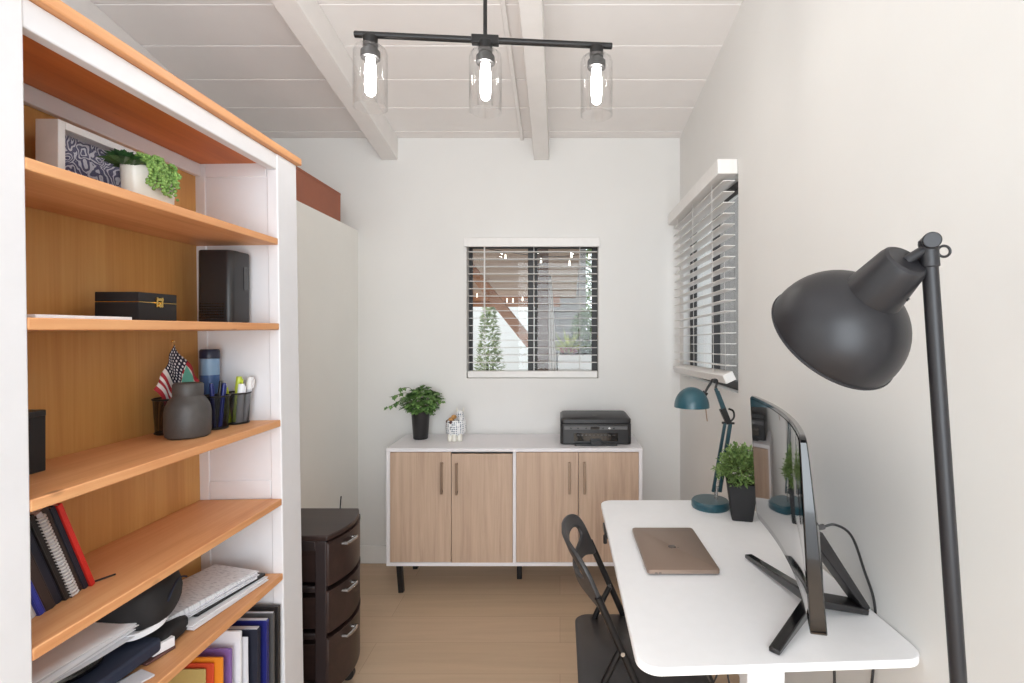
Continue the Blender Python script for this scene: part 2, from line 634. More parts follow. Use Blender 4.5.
        if solid:
            s = o.modifiers.new('solid', 'SOLIDIFY')
            s.thickness = solid
            s.offset = 0
        if bevel:
            b = o.modifiers.new('bevel', 'BEVEL')
            b.width = bevel
            b.segments = seg
            b.limit_method = 'ANGLE'
            b.angle_limit = math.radians(40)
        if subsurf:
            s = o.modifiers.new('subsurf', 'SUBSURF')
            s.levels = s.render_levels = subsurf
        return o


def tag(o, label, cat, group=None, kind=None):
    o['label'] = label
    o['category'] = cat
    if group:
        o['group'] = group
    if kind:
        o['kind'] = kind
    return o


def thing(name, label, cat, loc=(0, 0, 0), rot=(0, 0, 0), group=None):
    o = bpy.data.objects.new(name, None)
    o.empty_display_size = 0.05
    COL.objects.link(o)
    o.location = loc
    o.rotation_euler = rot
    return tag(o, label, cat, group)


def struct(o, label=None, cat=None):
    o['kind'] = 'structure'
    if label:
        o['label'] = label
        o['category'] = cat
    return o


def rrect(x0, x1, y0, y1, r, n=6):
    """rounded rectangle outline"""
    pts = []
    for cx, cy, a in ((x1 - r, y1 - r, 0), (x0 + r, y1 - r, 90), (x0 + r, y0 + r, 180), (x1 - r, y0 + r, 270)):
        for k in range(n + 1):
            t = math.radians(a + 90 * k / n)
            pts.append((cx + r * math.cos(t), cy + r * math.sin(t)))
    return pts


def smooth_path(pts, n=8):
    """Catmull-Rom through the points"""
    P = [Vector(p) for p in pts]
    P = [P[0] * 2 - P[1]] + P + [P[-1] * 2 - P[-2]]
    out = []
    for i in range(1, len(P) - 2):
        a, b, c, d = P[i - 1], P[i], P[i + 1], P[i + 2]
        for k in range(n):
            t = k / n
            out.append(0.5 * ((2 * b) + (c - a) * t + (2 * a - 5 * b + 4 * c - d) * t * t + (-a + 3 * b - 3 * c + d) * t ** 3))
    out.append(P[-2])
    return out


def frame_from(axis):
    """matrix whose z column is axis"""
    return Vector(axis).normalized().to_track_quat('Z', 'Y').to_matrix()


# ------------------------------------------------------------------ room shell
YB = 3.178            # back wall
YF = -1.6             # where the modelled room ends behind the camera
XR = 0.7478           # right wall at the back corner
XL = -1.2587          # face of the low left wall
XLL = -2.75           # outer left wall above it
SLOPE = 0.165
YAW_R = 0.0135


def ceil_z(y):
    return 2.646 + SLOPE * (YB - y)


struct(MB().box(XLL, 1.0, YF, YB + 0.14, -0.1, 0).build('floor', M['floor']))

# back wall around its window opening
WX0, WX1, WZ0, WZ1 = -0.5826, 0.2399, 1.149, 2.008
b = MB()
b.box(XLL, WX0, YB, YB + 0.14, 0, 2.80)
b.box(WX1, 0.95, YB, YB + 0.14, 0, 2.80)
b.box(WX0, WX1, YB, YB + 0.14, 0, WZ0)
b.box(WX0, WX1, YB, YB + 0.14, WZ1, 2.80)
struct(b.build('wall_back', M['wall'], flat=True))

# right wall in its own frame: origin at the back corner, -y towards the camera, +x outwards
RW = Matrix.Translation((XR, YB, 0)) @ Matrix.Rotation(YAW_R, 4, 'Z')
RY0, RY1, RZ0, RZ1 = -1.0, -0.085, 1.178, 2.12
b = MB()
b.box(0, 0.14, -4.8, RY0, 0, 3.6)
b.box(0, 0.14, RY1, 0.14, 0, 3.6)
b.box(0, 0.14, RY0, RY1, 0, RZ0)
b.box(0, 0.14, RY0, RY1, RZ1, 3.6)
o = struct(b.build('wall_right', M['wall'], flat=True))
o.matrix_world = RW

# low left wall (a closed block, its top is a ledge) and the wall far above it
struct(MB().box(XLL + 0.1, XL, YF, YB, 0, 2.07).build('wall_left', M['wall_left'], flat=True))
struct(MB().box(XLL - 0.1, XLL, YF, YB + 0.14, 0, 3.6).build('wall_outer_left', M['wall'], flat=True))

# boarded sloping ceiling with V grooves
b = MB()
prof = []
d = -0.14
prof.append((d, 0.0))
k = 0
while 0.0745 + 0.241 * k < 4.7:
    g = 0.0745 + 0.241 * k
    prof += [(g - 0.005, 0.0), (g - 0.0015, 0.007), (g + 0.0015, 0.007), (g + 0.005, 0.0)]
    k += 1
prof.append((4.80, 0.0))
under = [(dd, ceil_z(YB - dd) + rise) for dd, rise in prof]
ringL = [Vector((XLL - 0.1, YB - dd, z)) for dd, z in under]
ringR = [Vector((0.95, YB - dd, z)) for dd, z in under]
topL = [Vector((XLL - 0.1, YB - dd, ceil_z(YB - dd) + 0.06)) for dd in (4.80, -0.14)]
topR = [Vector((0.95, YB - dd, ceil_z(YB - dd) + 0.06)) for dd in (4.80, -0.14)]
b.rings([ringL + topL, ringR + topR])
struct(b.build('ceiling', M['ceiling'], flat=True))


def sloped_bar(name, x0, x1, drop, mat, bev=0.003, d0=0.0, d1=4.7):
    bb = MB()
    pts = []
    for dd in (d0, d1):
        y = YB - dd
        pts += [(x0, y, ceil_z(y) - drop), (x1, y, ceil_z(y) - drop), (x1, y, ceil_z(y) - 0.0), (x0, y, ceil_z(y) - 0.0)]
    bb.hexa([Vector(p) for p in pts])
    return struct(bb.build(name, mat, bevel=bev))


sloped_bar('trim_1', -1.110, -1.010, 0.137, M['beam'])
sloped_bar('trim_2', -0.160, -0.0685, 0.137, M['beam'])
sloped_bar('trim_3', -2.052, -1.952, 0.137, M['beam'])
sloped_bar('trim_4', -0.248, -0.226, 0.016, M['beam'], 0.002)      # cable raceway beside the middle beam

b = MB()
b.box(XL, -0.60, YB - 0.014, YB, 0, 0.11)
b.box(-0.60, XR + 0.02, YB - 0.014, YB, 0, 0.11)
struct(b.build('baseboard_back', M['trim'], bevel=0.003))
struct(MB().box(XL, XL + 0.014, YF, YB - 0.014, 0, 0.11).build('baseboard_left', M['trim'], bevel=0.003))
o = struct(MB().box(-0.014, 0, -4.7, -0.016, 0, 0.11).build('baseboard_right', M['trim'], bevel=0.003))
o.matrix_world = RW

# wall behind the camera with its wide opening
b = MB()
b.box(XLL, -1.8, YF - 0.12, YF, 0, 3.55)
b.box(1.0, 1.2, YF - 0.12, YF, 0, 3.55)
b.box(-1.8, 1.0, YF - 0.12, YF, 2.7, 3.55)
struct(b.build('wall_front', M['wall'], flat=True))


# windows: dark frames, glass
def window(name, T, a0, a1, z0, z1, depth, mull, pos):
    """opening runs a0..a1 along local X, frame at local Y depth"""
    f = MB()
    t = 0.035
    y0, y1 = depth, depth + 0.035
    f.box(a0, a0 + pos[0], y0, y1, z0, z1)
    f.box(a1 - pos[1], a1, y0, y1, z0, z1)
    f.box(a0 + pos[0], a1 - pos[1], y0, y1, z0, z0 + t)
    f.box(a0 + pos[0], a1 - pos[1], y0, y1, z1 - t, z1)
    for m0, m1 in mull:
        f.box(m0, m1, y0 - 0.004, y1, z0 + t, z1 - t)
    o = struct(f.build(name, M['bronze_frame'], bevel=0.002))
    o.matrix_world = T
    p = MB().box(a0 + pos[0], a1 - pos[1], depth + 0.016, depth + 0.02, z0 + t, z1 - t).build('pane', M['pane'], o, flat=True)
    return o


window('window_1', Matrix.Translation((0, YB, 0)), WX0, WX1, WZ0, WZ1, 0.088, [(-0.205, -0.168), (-0.163, -0.145)], (0.020, 0.036))
# right wall: local X of the window runs along the wall towards the camera
TW2 = RW @ Matrix.Rotation(-PI / 2, 4, 'Z')
window('window_2', TW2, -RY1, -RY0, RZ0, RZ1, 0.040, [(0.518, 0.540)], (0.03, 0.03))


# ------------------------------------------------------------------ blinds
def make_blind(label, T, a0, a1, ztop, n, pitch, zfirst, y_front, tilt, valance, rail, cords, rail_rot):
    """local X along the wall, local -Y into the room"""
    root = thing('window_blind', label, 'blind')
    root.matrix_world = T
    v0, v1, vy0, vy1, vz0, vz1 = valance
    MB().box(v0, v1, vy0, vy1, vz0, vz1).build('valance', M['blind'], root, bevel=0.003)
    s = MB()
    for i in range(n):
        z = zfirst - i * pitch
        R = Matrix.Translation((0, y_front + 0.026, z)) @ Matrix.Rotation(tilt, 4, 'X')
        s.box(a0, a1, -0.025, 0.025, -0.0014, 0.0014, R)
    s.build('slats', M['blind'], root, flat=True)
    r0, r1, ry0, ry1, rz0, rz1 = rail
    cy, cz = (ry0 + ry1) / 2, (rz0 + rz1) / 2
    R = Matrix.Translation((0, cy, cz)) @ Matrix.Rotation(rail_rot, 4, 'X')
    MB().box(r0, r1, ry0 - cy, ry1 - cy, rz0 - cz, rz1 - cz, R).build('bottom_rail', M['blind'], root, bevel=0.003)
    for c in cords:
        cb = MB()
        for dy in (-0.002, 0.052):
            cb.cyl((c, y_front + dy, rz1 - 0.004), (c, y_front + dy, vz0 + 0.01), 0.0011, n=6)
        cb.build('ladder_cord', M['cord'], root)
    return root


bl = make_blind('white wooden slat blind lowered over the back wall window above the sideboard', Matrix.Translation((0, YB, 0)),
                -0.577, 0.234, 2.0, 16, 0.0464, 1.942, 0.012, 0.0,
                (-0.594, 0.247, -0.026, -0.002, 1.966, 2.022), (-0.577, 0.234, 0.008, 0.060, 1.152, 1.193), (-0.475, -0.165, 0.125), 0.0)
w = MB()
w.cyl((-0.472, 0.004, 1.55), (-0.472, 0.004, 1.97), 0.004, n=8)
w.build('tilt_wand', M['blind'], bl)
TB2 = RW @ Matrix.Rotation(-PI / 2, 4, 'Z') @ Matrix.Translation((1.0, 0, 2.15)) @ Matrix.Rotation(math.radians(-1.7), 4, 'Y') @ Matrix.Translation((-1.0, 0, -2.15))
make_blind('white wooden slat blind hung crooked over the right wall window beside the corner', TB2,
           0.085, 0.985, 2.1, 18, 0.0467, 2.092, -0.062, math.radians(0),
           (0.06, 1.0, -0.088, -0.002, 2.118, 2.182), (0.08, 0.985, -0.066, -0.018, 1.228, 1.268), (0.20, 0.52, 0.84), math.radians(24))


# ------------------------------------------------------------------ outside the windows
struct(MB().box(-6, 7, YB + 0.14, 14, -0.12, -0.02).build('patio_ground', M['patio']), 'pale concrete patio ground beyond the windows', 'ground')
# porch roof sloping away from the house
b = MB()
for i in range(14):
    y0 = 3.45 + i * 0.19
    za, zb = 2.62 - (y0 - 3.4) * 0.292, 2.62 - (y0 + 0.186 - 3.4) * 0.292
    x1 = 0.19 if y0 > 4.2 else 1.2
    b.hexa([Vector(p) for p in ((-3.2, y0, za), (x1, y0, za), (x1, y0 + 0.186, zb), (-3.2, y0 + 0.186, zb),
                                (-3.2, y0, za + 0.03), (x1, y0, za + 0.03), (x1, y0 + 0.186, zb + 0.03), (-3.2, y0 + 0.186, zb + 0.03))])
tag(b.build('porch_roof', M['porch'], flat=True), 'boarded porch roof sloping down outside the back window', 'roof')
tag(MB().box(-3.2, 0.0, 6.0, 6.09, 1.725, 1.87).build('porch_beam', M['porch_brown'], bevel=0.006), 'red-brown horizontal beam along the outer edge of porch roof', 'beam')
tag(MB().bar((-0.95, 4.62, 2.18), (-0.262, 4.62, 1.32), 0.09, 0.125, up=(0, -1, 0.0)).build('porch_brace', M['porch_brown'], bevel=0.006), 'brown diagonal timber brace seen through left half of back window', 'brace')
tag(MB().box(-0.205, -0.105, 4.56, 4.66, -0.02, 2.26).build('porch_post', M['porch_post'], bevel=0.006), 'brown porch post standing beside the white curtain outside', 'post')
b = MB()
b.grid(lambda u, v: Vector((-0.125 + (u - 0.5) * (0.035 + 0.12 * (1 - v) ** 0.6) + 0.06 * (1 - v) * 0.5 + 0.02,
                            4.95 + 0.02 * math.sin(u * 24), -0.02 + 2.0 * v)), 24, 16)
tag(b.build('outdoor_curtain', M['linen'], solid=0.004), 'white draped curtain hanging beside brown porch post outside', 'curtain')
b = MB()
b.box(-4.0, -0.22, 7.6, 7.75, -0.02, 2.2)
tag(b.build('garden_wall', M['fence'], bevel=0.01), 'white garden wall beyond porch behind the leafy climber', 'wall')
b = MB()
for i in range(22):
    b.box(-0.20, 0.40, 7.9 - 0.004 * 0, 7.93, i * 0.135 - 0.02, i * 0.135 + 0.10)
b.box(-0.20, 0.40, 7.93, 8.3, -0.02, 2.95)
tag(b.build('neighbour_shed', M['grey_board'], flat=True), 'grey horizontal-board shed beyond the planter outside', 'shed')


def shrub(name, label, cat, c, rad, n, ll, lw, mat, seed, stem=None, squash=None):
    rnd = random.Random(seed)
    root = thing(name, label, cat, (c[0], c[1], -0.02 if stem is None else stem))
    f = MB()
    for i in range(n):
        t = rnd.uniform(0, 2 * PI)
        h = rnd.uniform(-1, 1)
        rr = math.sqrt(max(0, 1 - h * h)) * rnd.uniform(0.55, 1)
        if squash:
            rr *= squash(h)
        p = Vector((rad[0] * rr * math.cos(t), rad[1] * rr * math.sin(t), c[2] + rad[2] * h - root.location.z))
        dd = Vector((math.cos(t), math.sin(t), rnd.uniform(-0.3, 0.9)))
        f.leaf(p, dd + Vector((rnd.uniform(-.6, .6), rnd.uniform(-.6, .6), rnd.uniform(-.4, .4))), (0, 0, 1), ll * rnd.uniform(.7, 1.2), lw)
    f.build('foliage', mat, root, flat=True, recalc=False)
    s = MB()
    for k in range(3):
        a = 2 * PI * k / 3
        s.tube([(0.02 * math.cos(a), 0.02 * math.sin(a), 0), (0.05 * math.cos(a), 0.05 * math.sin(a), (c[2] - root.location.z) * 1.0)], 0.012, 6)
    s.build('stem', M['stem'], root)
    return root


shrub('garden_climber', 'leafy green climber narrowing upwards against the white garden wall', 'shrub', (-0.93, 6.7, 1.0), (0.20, 0.15, 0.98), 1500, 0.07, 0.045, M['shrub_pale'], 3,
      squash=lambda h: 0.85 - 0.55 * h)
pl = thing('planter_box', 'white rectangular planter outside right half of back window', 'planter', (0.24, 5.6, -0.02))
b = MB()
b.prism(rrect(-0.26, 0.30, -0.2, 0.2, 0.015), 0, 1.21)
b.build('planter_body', M['fence'], pl)
MB().box(-0.245, 0.285, -0.185, 0.185, 1.2, 1.214).build('soil', M['soil'], pl)
shrub('leafy_shrub', 'bushy green shrub growing in the right end of white planter', 'shrub', (0.34, 5.6, 1.42), (0.20, 0.16, 0.24), 900, 0.08, 0.04, M['shrub'], 5, stem=1.19)
g = thing('spiky_plant', 'yellow-green spiky plant growing in the left end of white planter', 'plant', (0.10, 5.55, 1.19))
b = MB()
rnd = random.Random(8)
for i in range(70):
    t = rnd.uniform(0, 2 * PI)
    e = rnd.uniform(0.25, 1.3)
    b.leaf((0, 0, 0), (math.cos(t) * math.cos(e), math.sin(t) * math.cos(e), math.sin(e)), (0, 0, 1), rnd.uniform(.16, .32), 0.04)
b.build('leaf_rosette', M['yellow_leaf'], g, flat=True, recalc=False)
b = MB()
for i in range(24):
    b.ball((rnd.uniform(-.11, .10), rnd.uniform(-.13, .02), rnd.uniform(0.0, .05)), 0.014, 8, 6)
tag(b.build('groundcover', M['rust'], loc=(0.10, 5.50, 1.21)), 'low rust-coloured ground cover at the front of white planter', 'plant', kind='stuff')
shrub('garden_tree', 'tall green tree beyond the shed at right of back window', 'tree', (0.72, 9.2, 1.9), (0.42, 0.4, 1.15), 1900, 0.12, 0.07, M['shrub'], 7)

# string lights under the porch
for nm, lab, pts, bulbs in (
        ('string_light', 'string of small white lights along the porch beam', [(-1.4, 5.9, 1.80), (-0.9, 5.9, 1.775), (-0.2, 5.9, 1.80)],
         [(472, 299, 5.9), (477, 296.5, 5.9), (492, 302, 5.9), (499.5, 301, 5.9), (507, 301.5, 5.9), (513, 301.5, 5.9), (522.5, 300, 5.9)]),
        ('string_light', 'string of small lights hung nearer under the porch roof boards', [(-0.7, 4.4, 2.16), (-0.1, 4.45, 2.09), (0.4, 4.4, 2.13)],
         [(505.5, 258.5, 4.42), (541, 262, 4.45), (571.5, 256.5, 4.42), (569.5, 264.5, 4.42), (589, 258, 4.4)])):
    root = thing(nm, lab, 'string lights', pts[0])
    L = Vector(pts[0])
    MB().tube([Vector(p) - L for p in smooth_path(pts, 8)], 0.003, 6).build('cord', M['black_plastic'], root)
    for px, py, Y in bulbs:
        p = Vector(((px - 560) * Y / F, Y, EYE + (330 - py) * Y / F)) - L
        bb = MB().ball(p, 0.010, 10, 8)
        bb.cyl(p + Vector((0, 0, .012)), p + Vector((0, 0, .034)), 0.006, n=8)
        bb.build('light_bulb', M['tiny_bulb'], root)

# boarded fence outside the right window
b = MB()
for i in range(58):
    b.box(2.1, 2.13, 1.2 + i * 0.19, 1.2 + i * 0.19 + 0.182, -0.02, 3.6)
tag(b.build('board_fence', M['grey_board'], flat=True), 'grey board fence outside the right wall window', 'fence')


# ------------------------------------------------------------------ sideboard
sb = thing('sideboard', 'white sideboard with four grey-oak doors along the back wall', 'sideboard', (-0.2487, 2.98, 0))
hx, fy, by_ = 0.6985, -0.20, 0.183
z0, z1, t = 0.1625, 0.805, 0.0195
b = MB()
b.box(-hx, hx, fy, by_, z1 - t, z1)
b.box(-hx, hx, fy, by_, z0, z0 + t)
b.box(-hx, -hx + t, fy, by_, z0 + t, z1 - t)
b.box(hx - t, hx, fy, by_, z0 + t, z1 - t)
b.box(-0.0085, 0.0085, fy, by_, z0 + t, z1 - t)
b.box(-hx + t, hx - t, by_ - 0.006, by_, z0 + t, z1 - t)
b.build('carcass', M['side_white'], sb, bevel=0.0012)
doors = [(-hx + t + .001, -0.3455, 0, 1), (-0.3425, -0.0098, -0.008, -1), (0.0098, 0.3475, 0, 1), (0.3505, hx - t - .001, 0, -1)]
for x0, x1, dz, side in doors:
    dd = MB().box(x0, x1, fy + 0.0005, fy + 0.018, z0 + t + 0.002 + (dz if dz < 0 else 0), z1 - t - 0.003 + dz).build('door', M['oak'], sb, bevel=0.001)
    hxx = x1 - 0.048 if side > 0 else x0 + 0.030
    h = MB()
    zt, zb = 0.735 + dz * 0.6, 0.562 + dz * 0.6
    h.box(hxx - 0.006, hxx + 0.006, fy - 0.028, fy - 0.018, zb, zt)
    for zz in (zb + 0.006, zt - 0.016):
        h.box(hxx - 0.005, hxx + 0.005, fy - 0.02, fy + 0.002, zz, zz + 0.01)
    h.build('handle', M['bronze'], dd, bevel=0.0015)
for x, y, dx in ((-0.635, fy + 0.045, 0.006), (0.635, fy + 0.045, -0.006), (-0.635, by_ - 0.06, 0.006), (0.635, by_ - 0.06, -0.006), (0.012, 0.0, 0)):
    MB().bar((x - dx, y, z0), (x + dx, y, 0), 0.03, 0.03, 0.028, 0.028, up=(0, 1, 0)).build('leg', M['black_metal'], sb, bevel=0.002)


# ------------------------------------------------------------------ printer
pr = thing('printer', 'black flatbed printer standing at the right end of the white sideboard', 'printer', (0.201, 2.86, z1))
b = MB()
pts = rrect(-0.2, 0.2, 0.0, 0.27, 0.02)
b.prism(pts, 0.004, 0.118)
b.build('body', M['black_plastic'], pr, bevel=0.004)
b = MB()
lo = rrect(-0.2, 0.2, 0.004, 0.27, 0.022)
hi = rrect(-0.188, 0.188, 0.02, 0.265, 0.02)
b.rings([[Vector((x, y, 0.12)) for x, y in lo], [Vector((x, y, 0.142)) for x, y in lo], [Vector((x, y, 0.152)) for x, y in hi]])
lid = b.build('scanner_lid', M['black_plastic'], pr, bevel=0.002)
MB().prism([(0.02 * math.cos(a) * 0.8, 0.09 + 0.006 * math.sin(a)) for a in [2 * PI * k / 12 for k in range(12)]], 0.1515, 0.1528).build('emblem', M['grey_plastic'], lid)
pn = MB().hexa([Vector(p) for p in ((-0.178, -0.006, 0.086), (0.178, -0.006, 0.086), (0.178, 0.02, 0.086), (-0.178, 0.02, 0.086),
                                    (-0.178, 0.0, 0.106), (0.178, 0.0, 0.106), (0.178, 0.02, 0.106), (-0.178, 0.02, 0.106))]).build('control_panel', M['grey_plastic'], pr, bevel=0.002)
b = MB()
b.box(-0.03, 0.02, -0.0065, 0.0, 0.089, 0.1035)
b.build('display', M['black_gloss'], pn)
for x in (-0.14, -0.10, -0.055, 0.04, 0.075, 0.10):
    MB().cyl((x, -0.0085, 0.096), (x, 0.0, 0.096), 0.005, n=12).build('button', M['chrome'] if abs(x - .075) < .01 else M['black_plastic'], pn)
b = MB()
b.box(-0.125, 0.125, -0.001, 0.012, 0.022, 0.068)
b.build('paper_slot', M['black_gloss'], pr, bevel=0.001)
b = MB()
for i in range(10):
    x = -0.105 + i * 0.022
    b.box(x, x + 0.012, -0.0035, 0.0, 0.054, 0.0575)
b.build('exit_rollers', M['grey_plastic'], pr)
b = MB()
b.box(-0.12, 0.118, -0.028, 0.02, 0.0, 0.012)
b.box(-0.03, 0.03, -0.032, 0.0, 0.006, 0.03)
b.build('output_tray', M['black_plastic'], pr, bevel=0.002)


# ------------------------------------------------------------------ ivy pot on the sideboard
iv = thing('potted_ivy', 'trailing ivy in a tapered black pot at the left end of sideboard', 'plant', (-0.828, 3.03, z1))
MB().lathe([(0.0, 0.0), (0.040, 0.0), (0.043, 0.004), (0.054, 0.158), (0.055, 0.162), (0.050, 0.162), (0.048, 0.148), (0.0, 0.146)], n=32).build('pot', M['black_plastic'], iv)
MB().lathe([(0.0, 0.1455), (0.047, 0.1455), (0.045, 0.152), (0.0, 0.154)], n=20).build('soil', M['soil'], iv)
rnd = random.Random(21)
b = MB()
s = MB()
for i in range(680):
    t = rnd.uniform(0, 2 * PI)
    h = rnd.uniform(-0.55, 1)
    rr = math.sqrt(max(0.02, 1 - h * h)) * rnd.uniform(0.5, 1.0) * (1 + 0.35 * mnoise.noise(Vector((math.cos(t) * 1.7, math.sin(t) * 1.7, h * 2.2))))
    p = Vector((0.112 * rr * math.cos(t) + 0.012, 0.08 * rr * math.sin(t), 0.212 + 0.088 * h * (1 + 0.4 * mnoise.noise(Vector((math.cos(t) * 2.3 + 5, math.sin(t) * 2.3, 0.5))))))
    d = Vector((math.cos(t), math.sin(t), rnd.uniform(-0.8, 0.5)))
    b.ivy_leaf(p, d, (rnd.uniform(-.3, .3), rnd.uniform(-.3, .3), 1), rnd.uniform(0.021, 0.035))
for (dx, dz, n) in ((-0.17, 0.05, 5), (-0.185, -0.01, 5), (0.13, 0.02, 3), (0.09, -0.05, 3), (-0.12, 0.10, 3)):
    path = smooth_path([(0, 0, 0.16), (dx * 0.4, -0.02, 0.215 + dz * 0.5 + 0.03), (dx, -0.03, 0.20 + dz)], 6)
    s.tube(path, 0.0015, 6)
    for k in range(n):
        p = path[-1 - k]
        b.ivy_leaf(p, (rnd.uniform(-1, 1), rnd.uniform(-1, .2), rnd.uniform(-1, .3)), (0, -0.5, 1), 0.03)
for k in range(8):
    a = 2 * PI * k / 8
    s.tube([(0, 0, .15), (0.03 * math.cos(a), 0.03 * math.sin(a), .19), (0.08 * math.cos(a), 0.06 * math.sin(a), 0.25)], 0.0018, 6)
b.build('foliage', M['ivy'], iv, flat=True, recalc=False)
s.build('stems', M['stem'], iv)

# small dotted animal-shaped pot beside the ivy
ap = thing('animal_pot', 'small white dotted ceramic animal-shaped pot on feet beside the ivy', 'pot', (-0.61, 2.99, z1))
b = MB()
b.lathe([(0.0, 0.028), (0.035, 0.024), (0.050, 0.040), (0.054, 0.070), (0.050, 0.098), (0.044, 0.106), (0.038, 0.106), (0.040, 0.085), (0.0, 0.060)], n=28)
b.build('pot_body', M['dotted'], ap)
for a in (-2.3, -1.57, -0.8, 1.57):
    MB().lathe([(0.0, 0.0), (0.012, 0.0), (0.016, 0.006), (0.013, 0.02), (0.013, 0.045), (0.0, 0.05)], (0.036 * math.cos(a), 0.036 * math.sin(a), 0), n=14).build('foot', M['ceramic'], ap)
b = MB()
b.tube(smooth_path([(0.026, -0.012, 0.085), (0.031, -0.018, 0.115), (0.028, -0.026, 0.132)], 5), 0.018, 12)
b.ball((0.027, -0.030, 0.138), 0.019, 14, 10, (1, 1.25, 0.95))
b.build('head', M['dotted'], ap)
for dx in (-0.013, 0.013):
    MB().leaf((0.027 + dx, -0.024, 0.150), (dx * 12, 0.0, 1), (0, -1, 0), 0.028, 0.014, 0.3)
    e = MB()
    e.cyl((0.027 + dx, -0.024, 0.148), (0.027 + dx * 1.5, -0.022, 0.174), 0.007, 0.001, 10)
    e.build('ear', M['ceramic'], ap)
ap.scale = (1.12, 1.12, 1.14)
df = thing('dried_flower', 'brown and orange dried flower heads stuck in the dotted pot', 'flower', (-0.632, 2.98, z1 + 0.075))
for i, (x, y, zz, mm) in enumerate(((0.0, -0.02, 0.05, 'dry'), (0.012, 0.0, 0.062, 'dry'), (-0.018, -0.006, 0.036, 'maroon'), (0.006, -0.03, 0.034, 'maroon'))):
    q = MB()
    q.ball((x, y, zz), 0.016, 12, 8, (1, 1, .8))
    q.cyl((x * .4, y * .2, -0.008), (x, y, zz), 0.0018, n=6)
    q.build('flower_head', M[mm], df)


# ------------------------------------------------------------------ desk
DZ = 0.76
dk = thing('desk', 'white rounded-corner desk with column legs against the right wall', 'desk', (0.46, 1.55, 0))
b = MB()
poly = []
L = [(0.160, 1.040), (0.7745, 1.066), (0.742, 2.07), (0.163, 2.07)]
r = 0.048
for i, (cx, cy) in enumerate(L):
    sx = 1 if cx < 0.4 else -1
    sy = 1 if cy < 1.5 else -1
    c = (cx + sx * r, cy + sy * r)
    a0 = (180, 270, 0, 90)[i]
    for k in range(9):
        tt = math.radians(a0 + 90 * k / 8)
        poly.append((c[0] + r * math.cos(tt) - 0.46, c[1] + r * math.sin(tt) - 1.55))
b.prism(poly, DZ - 0.018, DZ)
b.build('desktop', M['white_lacquer'], dk, bevel=0.003, seg=3)
for yy in (-0.37, 0.38):
    MB().box(-0.036, 0.049, yy - 0.03, yy + 0.03, 0.05, DZ - 0.05).build('leg', M['white_lacquer'], dk, bevel=0.006)
    MB().box(-0.25, 0.25, yy - 0.035, yy + 0.035, 0.0, 0.05).build('foot', M['white_lacquer'], dk, bevel=0.008)
    MB().box(-0.24, 0.24, yy - 0.02, yy + 0.02, DZ - 0.05, DZ - 0.018).build('bracket', M['white_lacquer'], dk, bevel=0.003)
MB().box(-0.05, 0.02, -0.34, 0.35, DZ - 0.06, DZ - 0.022).build('cross_beam', M['white_lacquer'], dk, bevel=0.003)
b = MB()
b.box(-0.303, -0.24, 0.23, 0.33, DZ - 0.040, DZ - 0.0185)
b.cyl((-0.301, 0.245, DZ - 0.062), (-0.301, 0.245, DZ - 0.03), 0.007, n=12)
b.build('control_pad', M['black_plastic'], dk, bevel=0.003)


# ------------------------------------------------------------------ laptop
lp = thing('laptop', 'closed bronze-grey laptop lying on the white desk', 'laptop', (0.3485, 1.5875, DZ))
pts = rrect(-0.1025, 0.1025, -0.1545, 0.1545, 0.010)
b = MB()
ins = rrect(-0.096, 0.096, -0.148, 0.148, 0.008)
b.rings([[Vector((x, y, 0.0012)) for x, y in ins], [Vector((x, y, 0.0045)) for x, y in pts], [Vector((x, y, 0.0098)) for x, y in pts]])
b.build('base', M['alu'], lp)
b = MB()
b.rings([[Vector((x, y, 0.0104)) for x, y in pts], [Vector((x, y, 0.0142)) for x, y in pts],
         [Vector((x * .985, y * .99, 0.0156)) for x, y in pts]])
lid = b.build('lid', M['alu'], lp)
# fruit-shaped emblem with a bite and a leaf; its top points to the hinge side (+x)
em = MB()
out = []
for k in range(48):
    a = 2 * PI * k / 48
    rr = 0.0125 * (1 - 0.13 * math.exp(-((a - PI / 2) / 0.35) ** 2) - 0.09 * math.exp(-((a - 3 * PI / 2) / 0.3) ** 2) - 0.06 * math.sin(a) ** 2 * (1 if math.sin(a) < 0 else 0))
    x, y = rr * math.cos(a), rr * math.sin(a) * 1.06
    dx, dy = x - 0.0155, y - 0.002
    q = math.hypot(dx, dy)
    if q < 0.0065:
        x, y = 0.0155 + dx / q * 0.0065, 0.002 + dy / q * 0.0065
    out.append((x, y))
lf = []
for k in range(9):
    tt = k / 8
    lf.append((0.001 + 0.0055 * tt, 0.0135 + 0.007 * tt + 0.0018 * math.sin(PI * tt)))
for k in range(1, 8):
    tt = 1 - k / 8
    lf.append((0.001 + 0.0055 * tt + 0.0015 * math.sin(PI * tt), 0.0135 + 0.007 * tt - 0.0016 * math.sin(PI * tt)))
R = Matrix.Rotation(-PI / 2, 4, 'Z')
em.prism(out, 0.01555, 0.01585, R)
em.prism(lf, 0.01555, 0.01585, R)
em.build('emblem', M['alu_dark'], lid)
for x in (-0.078, -0.067):
    MB().box(x - 0.0042, x + 0.0042, -0.1549, -0.153, 0.0055, 0.0085).build('port', M['black_plastic'], lp, bevel=0.0012)


# ------------------------------------------------------------------ monitor
mo = thing('monitor', 'curved black monitor switched off on the desk, turned towards the chair', 'monitor', (0.550, 1.248, DZ), (0, 0, math.radians(77.5)))
# local X along the screen, local +Y is the viewing side
HW, ZB, ZT, RAD = 0.314, 0.117, 0.491, 1.8
TILT = math.tan(math.radians(3.0))


def mon(x, zz, back):
    sag = RAD - math.sqrt(RAD * RAD - x * x)
    return Vector((x, sag + (zz - 0.30) * TILT - back, zz))


